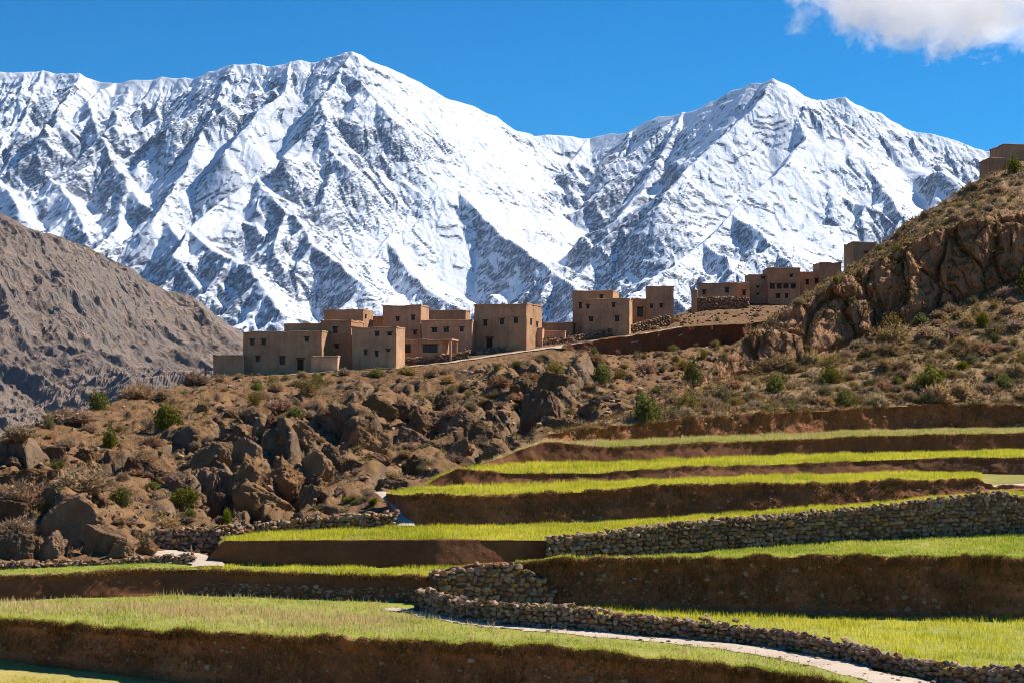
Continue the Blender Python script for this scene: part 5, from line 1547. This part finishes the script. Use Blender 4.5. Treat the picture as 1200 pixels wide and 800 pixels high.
def leaf_bush(seed, n=2100, hz=0.85, leaf=0.105, clumps=22):
    g = np.random.default_rng(seed)
    c = g.normal(0, 1, (clumps, 3)); c /= np.linalg.norm(c, axis=1, keepdims=True); c[:, 2] = np.abs(c[:, 2])
    c *= g.uniform(0.2, 0.66, (clumps, 1)); c[:, 2] = c[:, 2] * hz * 1.1 + 0.18
    cr = g.uniform(0.24, 0.42, clumps)
    i = g.integers(0, clumps, n)
    d = g.normal(0, 1, (n, 3)); d /= np.linalg.norm(d, axis=1, keepdims=True)
    P = c[i] + d * cr[i][:, None] * g.uniform(0.45, 1.08, (n, 1)) ** 0.6
    P[:, 2] = np.maximum(P[:, 2], 0.02)
    a = d + g.normal(0, 0.7, (n, 3)); a[:, 2] += 0.3; a /= np.linalg.norm(a, axis=1, keepdims=True)
    s = np.cross(a, g.normal(0, 1, (n, 3))); s /= np.linalg.norm(s, axis=1, keepdims=True)
    L = leaf * g.uniform(0.6, 1.4, (n, 1))
    V = np.stack([P - s * L * 0.4, P + a * L * 0.55 - s * 0.05 * L, P + s * L * 0.4, P - a * L * 0.3], 1).reshape(-1, 3)
    return mesh_from('foliage', V, np.arange(4 * n).reshape(-1, 4))
def stem_mesh(seed, n=9):
    g = np.random.default_rng(seed); V = []; Fc = []; 
    for i in range(n):
        th = g.uniform(0, 6.28); tip = np.array([math.cos(th) * 0.4, math.sin(th) * 0.4, g.uniform(0.4, 0.7)])
        o = len(V)
        for (c, r) in ((np.array([math.cos(th) * .05, math.sin(th) * .05, -0.12]), 0.035), (tip * np.array([.5, .5, .55]), 0.025), (tip, 0.008)):
            for k in range(4): V.append(c + r * np.array([math.cos(k * 1.57), math.sin(k * 1.57), 0]))
        for lv in range(2):
            for k in range(4): Fc.append((o + lv * 4 + k, o + lv * 4 + (k + 1) % 4, o + lv * 4 + 4 + (k + 1) % 4, o + lv * 4 + 4 + k))
    return mesh_from('stems', np.array(V), np.array(Fc))

def mat_bush(name, a, b, c, trans=0.2):
    k = NT(name, 0.8)
    isl = k.n('ShaderNodeNewGeometry').outputs['Random Per Island']
    col = k.jitter(k.ramp(isl, [(0.1, a), (0.5, b), (0.9, c)]), 0.22, 0.015, 0.15)
    k.color(col)
    tr = k.n('ShaderNodeBsdfTranslucent'); k.l(col, tr.inputs['Color'])
    mx = k.n('ShaderNodeMixShader'); mx.inputs[0].default_value = trans
    k.l(k.b.outputs[0], mx.inputs[1]); k.l(tr.outputs[0], mx.inputs[2]); k.l(mx.outputs[0], k.out.inputs['Surface'])
    return k.m
M_GREY = mat_bush('grey_twigs', (0.232, 0.146, 0.081), (0.386, 0.246, 0.139), (0.556, 0.359, 0.206), 0.3)
M_TAN = mat_bush('tan_twigs', (0.276, 0.189, 0.086), (0.442, 0.305, 0.144), (0.607, 0.429, 0.207), 0.3)
M_LEAF = mat_bush('green_leaves', (0.083, 0.091, 0.015), (0.166, 0.169, 0.024), (0.282, 0.247, 0.041), 0.3)
M_OLIVE = mat_bush('olive_leaves', (0.131, 0.104, 0.032), (0.235, 0.182, 0.057), (0.359, 0.267, 0.092), 0.3)
def variants(fn, mat, count, s0, **kw):
    out = []
    for i in range(count):
        me = fn(s0 + i, **kw); me.materials.append(mat); out.append(me)
    return out
BUSH = {'grey': variants(twig_bush, M_GREY, 6, 500, n=330, sub=8), 'tan': variants(twig_bush, M_TAN, 5, 520, n=330, sub=8, hz=0.95),
        'green': variants(leaf_bush, M_LEAF, 6, 540), 'olive': variants(leaf_bush, M_OLIVE, 5, 560, leaf=0.075)}
STEMS = [stem_mesh(580 + i) for i in range(3)]
for m in STEMS: m.materials.append(M_WOOD)
ADJ = {'grey': 'leafless grey thorn bush', 'tan': 'straw-coloured dry bush', 'green': 'dark green leafy shrub', 'olive': 'olive-brown scrub bush'}
gb = np.random.default_rng(77)
def bush(kind, px, py, w, h, label, group=None, bvh=None, parts=True):
    hit, nn = cast(bvh or BV_ALL, px, py)
    if hit is None: return None
    D = hit.y; R = w * D / F / 2; Hh = h * D / F
    nm = {'grey': 'thorn_bush', 'tan': 'dry_bush', 'green': 'green_shrub', 'olive': 'scrub_bush'}[kind]
    root = thing(nm, label, 'bush', tuple(hit - Vector((0, 0, 0.06 * Hh))), float(gb.uniform(0, 6.28)), group)
    sq = float(gb.uniform(0.8, 1.25))
    root.scale = (R * sq, R / sq, Hh * 0.98)
    fol = BUSH[kind][int(gb.integers(0, len(BUSH[kind])))]
    o = bpy.data.objects.new('twigs' if kind in ('grey', 'tan') else 'foliage', fol); COL.objects.link(o); o.parent = root
    if kind in ('green', 'olive'):
        s = bpy.data.objects.new('stems', STEMS[int(gb.integers(0, 3))]); COL.objects.link(s); s.parent = root
    return root
SPECIAL = [
    ('green', 116, 478, 42, 22, 'bright green shrub on the skyline of the village hill, beside a grey bush'),
    ('grey', 163, 467, 46, 23, 'wide grey bush on the skyline between the bright shrub and the houses'),
    ('grey', 84, 494, 60, 22, 'low spreading grey bush on the hill shoulder below the bright shrub'),
    ('olive', 58, 502, 26, 20, 'small olive bush on the hill shoulder beside the spreading grey bush'),
    ('grey', 22, 512, 44, 20, 'pale dry bush at the lowest end of the hill skyline'),
    ('grey', 228, 450, 34, 20, 'grey bush on the hill skyline below the mud yard wall'),
    ('green', 197, 499, 40, 30, 'large dark green shrub high on the bare part of the hill'),
    ('green', 130, 523, 26, 24, 'upright green shrub above the dark rocks'),
    ('green', 141, 592, 34, 28, 'dense green shrub on the orange slope beside the huge boulder'),
    ('grey', 95, 574, 66, 34, 'broad grey thorn bush on top of the huge boulder'),
    ('grey', 26, 596, 58, 44, 'big grey thorn bush beside the dark rock band'),
    ('green', 57, 625, 24, 15, 'small green shrub growing on the pale rock rib'),
    ('olive', 32, 586, 22, 18, 'olive bush crowding the big grey thorn bush'),
    ('grey', 20, 628, 48, 30, 'straggling grey thorn bush under the dark rocks'),
    ('grey', 141, 612, 22, 10, 'little grey cushion bush below the dense green shrub'),
    ('green', 266, 614, 17, 21, 'narrow green shrub at the foot of the rocks behind the wall'),
    ('green', 222, 606, 20, 12, 'low green shrub near the corner of the hill-foot wall'),
    ('green', 442, 440, 30, 10, 'spreading green shrub below the square mud house'),
    ('olive', 362, 462, 42, 22, 'large olive bush below the village path'),
    ('green', 372, 450, 20, 13, 'green shrub beside the path below the stone annex'),
    ('olive', 320, 451, 24, 13, 'olive shrub beside the start of the village path'),
    ('grey', 330, 480, 36, 18, 'grey bush above the slanting rocks'),
    ('olive', 298, 474, 26, 18, 'olive bush on the hill below the long house'),
    ('green', 706, 447, 28, 24, 'rounded green shrub in the gully below the dark village bank'),
    ('olive', 652, 440, 36, 24, 'olive bush at the head of the gully'),
    ('green', 752, 480, 28, 26, 'dark green shrub low in the gully near the terraces'),
    ('green', 812, 450, 26, 34, 'tall dark green shrub at the foot of the cliff ridge'),
    ('olive', 808, 480, 46, 30, 'big olive bush at the lower end of the bushy slope'),
    ('olive', 845, 472, 40, 26, 'olive bush next to the big one at the lower end of the slope'),
    ('grey', 728, 524, 32, 12, 'pale grey bush on the uppermost grassy ledge'),
    ('green', 1188, 202, 24, 22, 'dark bush in front of the hut on top of the cliff hill'),
    ('grey', 1140, 222, 16, 10, 'grey tuft on the skyline of the cliff hill near the hut'),
    ('olive', 1052, 280, 18, 12, 'dark scrub on the cliff skyline above the lone house'),
    ('grey', 1085, 254, 14, 10, 'grey tuft on the skyline halfway up the cliff hill'),
    ('olive', 1030, 296, 20, 14, 'scrub bush beside the lone house on the cliff hill'),
    ('green', 1153, 383, 22, 20, 'dark green shrub on the slope directly under the cliff'),
    ('green', 972, 448, 34, 22, 'bright green shrub amid grey bushes on the slope'),
    ('green', 1090, 440, 22, 18, 'green shrub on the bare middle of the bushy slope'),
]
for (kd, x, y, w, h, lab) in SPECIAL: bush(kd, x, y, w, h, lab)

def scatter(poly, n, kinds, wr, where, gname, seed, bvh=None, asp=(0.42, 0.66), mind=0.55):
    g = np.random.default_rng(seed); done = []
    k = 0
    for q in rand_in_poly(poly, n * 6, g):
        if k >= n: break
        if float(fbm(np.array([[q[0] / 60.0, q[1] / 30.0, 0.0]]), 2, seed=seed + 40)[0]) < g.uniform(-0.45, 0.25): continue
        w = g.uniform(*wr) * (0.6 + 0.7 * g.uniform(0, 1) ** 2)
        if any(abs(q[0] - a) < mind * w and abs(q[1] - b) < 0.3 * w for a, b in done): continue
        kd = g.choice(list(kinds), p=np.array(list(kinds.values())) / sum(kinds.values()))
        r = bush(kd, q[0], q[1], w, w * g.uniform(*asp), ADJ[kd] + ' ' + where, ADJ[kd] + ' ' + gname, bvh)
        if r is not None: k += 1; done.append(q)
scatter(POLY_SLOPE, 205, {'grey': 0.36, 'tan': 0.3, 'green': 0.11, 'olive': 0.23}, (18, 46), 'on the slope below the cliff', 'on the cliff slope', 1)
scatter([(700, 500), (800, 490), (900, 482), (1050, 474), (1230, 472), (1230, 462), (1050, 464), (900, 472), (800, 480)], 24, {'grey': 0.8, 'tan': 0.2}, (12, 24), 'along the lip of the uppermost bank', 'along the uppermost bank', 2)
scatter(POLY_TOP, 34, {'grey': 0.35, 'tan': 0.25, 'olive': 0.3, 'green': 0.1}, (9, 20), 'on top of the cliff hill', 'on the cliff top', 3)
scatter(POLY_MID, 56, {'grey': 0.5, 'tan': 0.1, 'green': 0.2, 'olive': 0.2}, (14, 30), 'in the gully below the dark village bank', 'in the gully', 4)
scatter(POLY_LEFT, 105, {'grey': 0.45, 'tan': 0.22, 'green': 0.11, 'olive': 0.22}, (11, 34), 'on the face of the village hill', 'on the village hill', 5)
scatter([(250, 441), (330, 441), (460, 433), (520, 427), (520, 434), (400, 442), (300, 448)], 14, {'grey': 0.4, 'tan': 0.4, 'olive': 0.2}, (7, 14), 'at the brink below the mud houses', 'below the houses', 6)
scatter(POLY_YARD, 10, {'grey': 0.5, 'olive': 0.5}, (6, 13), 'on the bare yard ground above the village bank', 'on the yard', 7)
scatter([(400, 590), (462, 596), (455, 582), (425, 580)], 6, {'green': 0.6, 'olive': 0.4}, (12, 24), 'on the grassy mound by the corner path', 'on the mound', 8, None, (0.4, 0.6))

# ------------------------------------------------------------------ cloud
def build_cloud():
    c = pt(1110, -18, 17000)
    bm = bmesh.new(); bmesh.ops.create_icosphere(bm, subdivisions=3, radius=1.0)
    me = bpy.data.meshes.new('cloud'); bm.to_mesh(me); bm.free()
    o = obj('cloud', me, kind='stuff', label='white fair-weather cloud above the second peak', category='cloud')
    o.location = tuple(c); o.scale = (2050, 1000, 800)
    m = bpy.data.materials.new('cloud_vapour'); m.use_nodes = True
    t = m.node_tree; t.nodes.remove(t.nodes['Principled BSDF'])
    k = NT.__new__(NT); k.m = m; k.t = t; k.out = t.nodes['Material Output']
    vol = k.n('ShaderNodeVolumePrincipled')
    vol.inputs['Color'].default_value = (1, 1, 1, 1); vol.inputs['Anisotropy'].default_value = 0.4
    co = k.n('ShaderNodeTexCoord').outputs['Object']
    ln = k.n('ShaderNodeVectorMath', operation='LENGTH'); k.l(co, ln.inputs[0])
    mp = k.n('ShaderNodeMapping'); k.l(co, mp.inputs['Vector']); mp.inputs['Scale'].default_value = (1.75, 0.9, 0.72); mp.inputs['Location'].default_value = (3.1, 1.2, 0.4)
    n = k.noise(mp.outputs['Vector'], 2.6, 9, 0.64, 0.4)
    d = k.math('SUBTRACT', k.math('ADD', k.math('MULTIPLY', n, 3.4), -1.05), k.math('POWER', ln.outputs['Value'], 1.6))
    d = k.math('MULTIPLY', k.math('MINIMUM', k.math('MAXIMUM', k.math('MULTIPLY', d, 5.0), 0.0), 0.35), 0.006)
    k.l(d, vol.inputs['Density'])
    k.l(vol.outputs[0], k.out.inputs['Volume'])
    me.materials.append(m)
build_cloud()

# ------------------------------------------------------------------ haze: thin mountain air round everything on the ground
def build_haze():
    a, b = (-30500.0, -3500.0, CAMZ - 101.0), (30500.0, 40500.0, CAMZ + 2620.0)
    o = obj('haze', boxes_mesh('haze', [(a, b)]), kind='stuff', label='thin bluish mountain haze between the village and the peaks', category='haze')
    m = bpy.data.materials.new('haze_air'); m.use_nodes = True
    t = m.node_tree; t.nodes.remove(t.nodes['Principled BSDF'])
    v = t.nodes.new('ShaderNodeVolumePrincipled')
    v.inputs['Color'].default_value = (0.5, 0.72, 1.0, 1)
    v.inputs['Density'].default_value = 0.8e-5
    v.inputs['Anisotropy'].default_value = 0.0
    t.links.new(v.outputs[0], t.nodes['Material Output'].inputs['Volume'])
    o.data.materials.append(m)
build_haze()

if False: print('TRIS', sum(len(o.data.loop_triangles) if o.data.loop_triangles else sum(len(p.vertices) - 2 for p in o.data.polygons) for o in bpy.data.objects if o.type == 'MESH'), 'unique', sum(sum(1 for _ in m.polygons) for m in bpy.data.meshes))
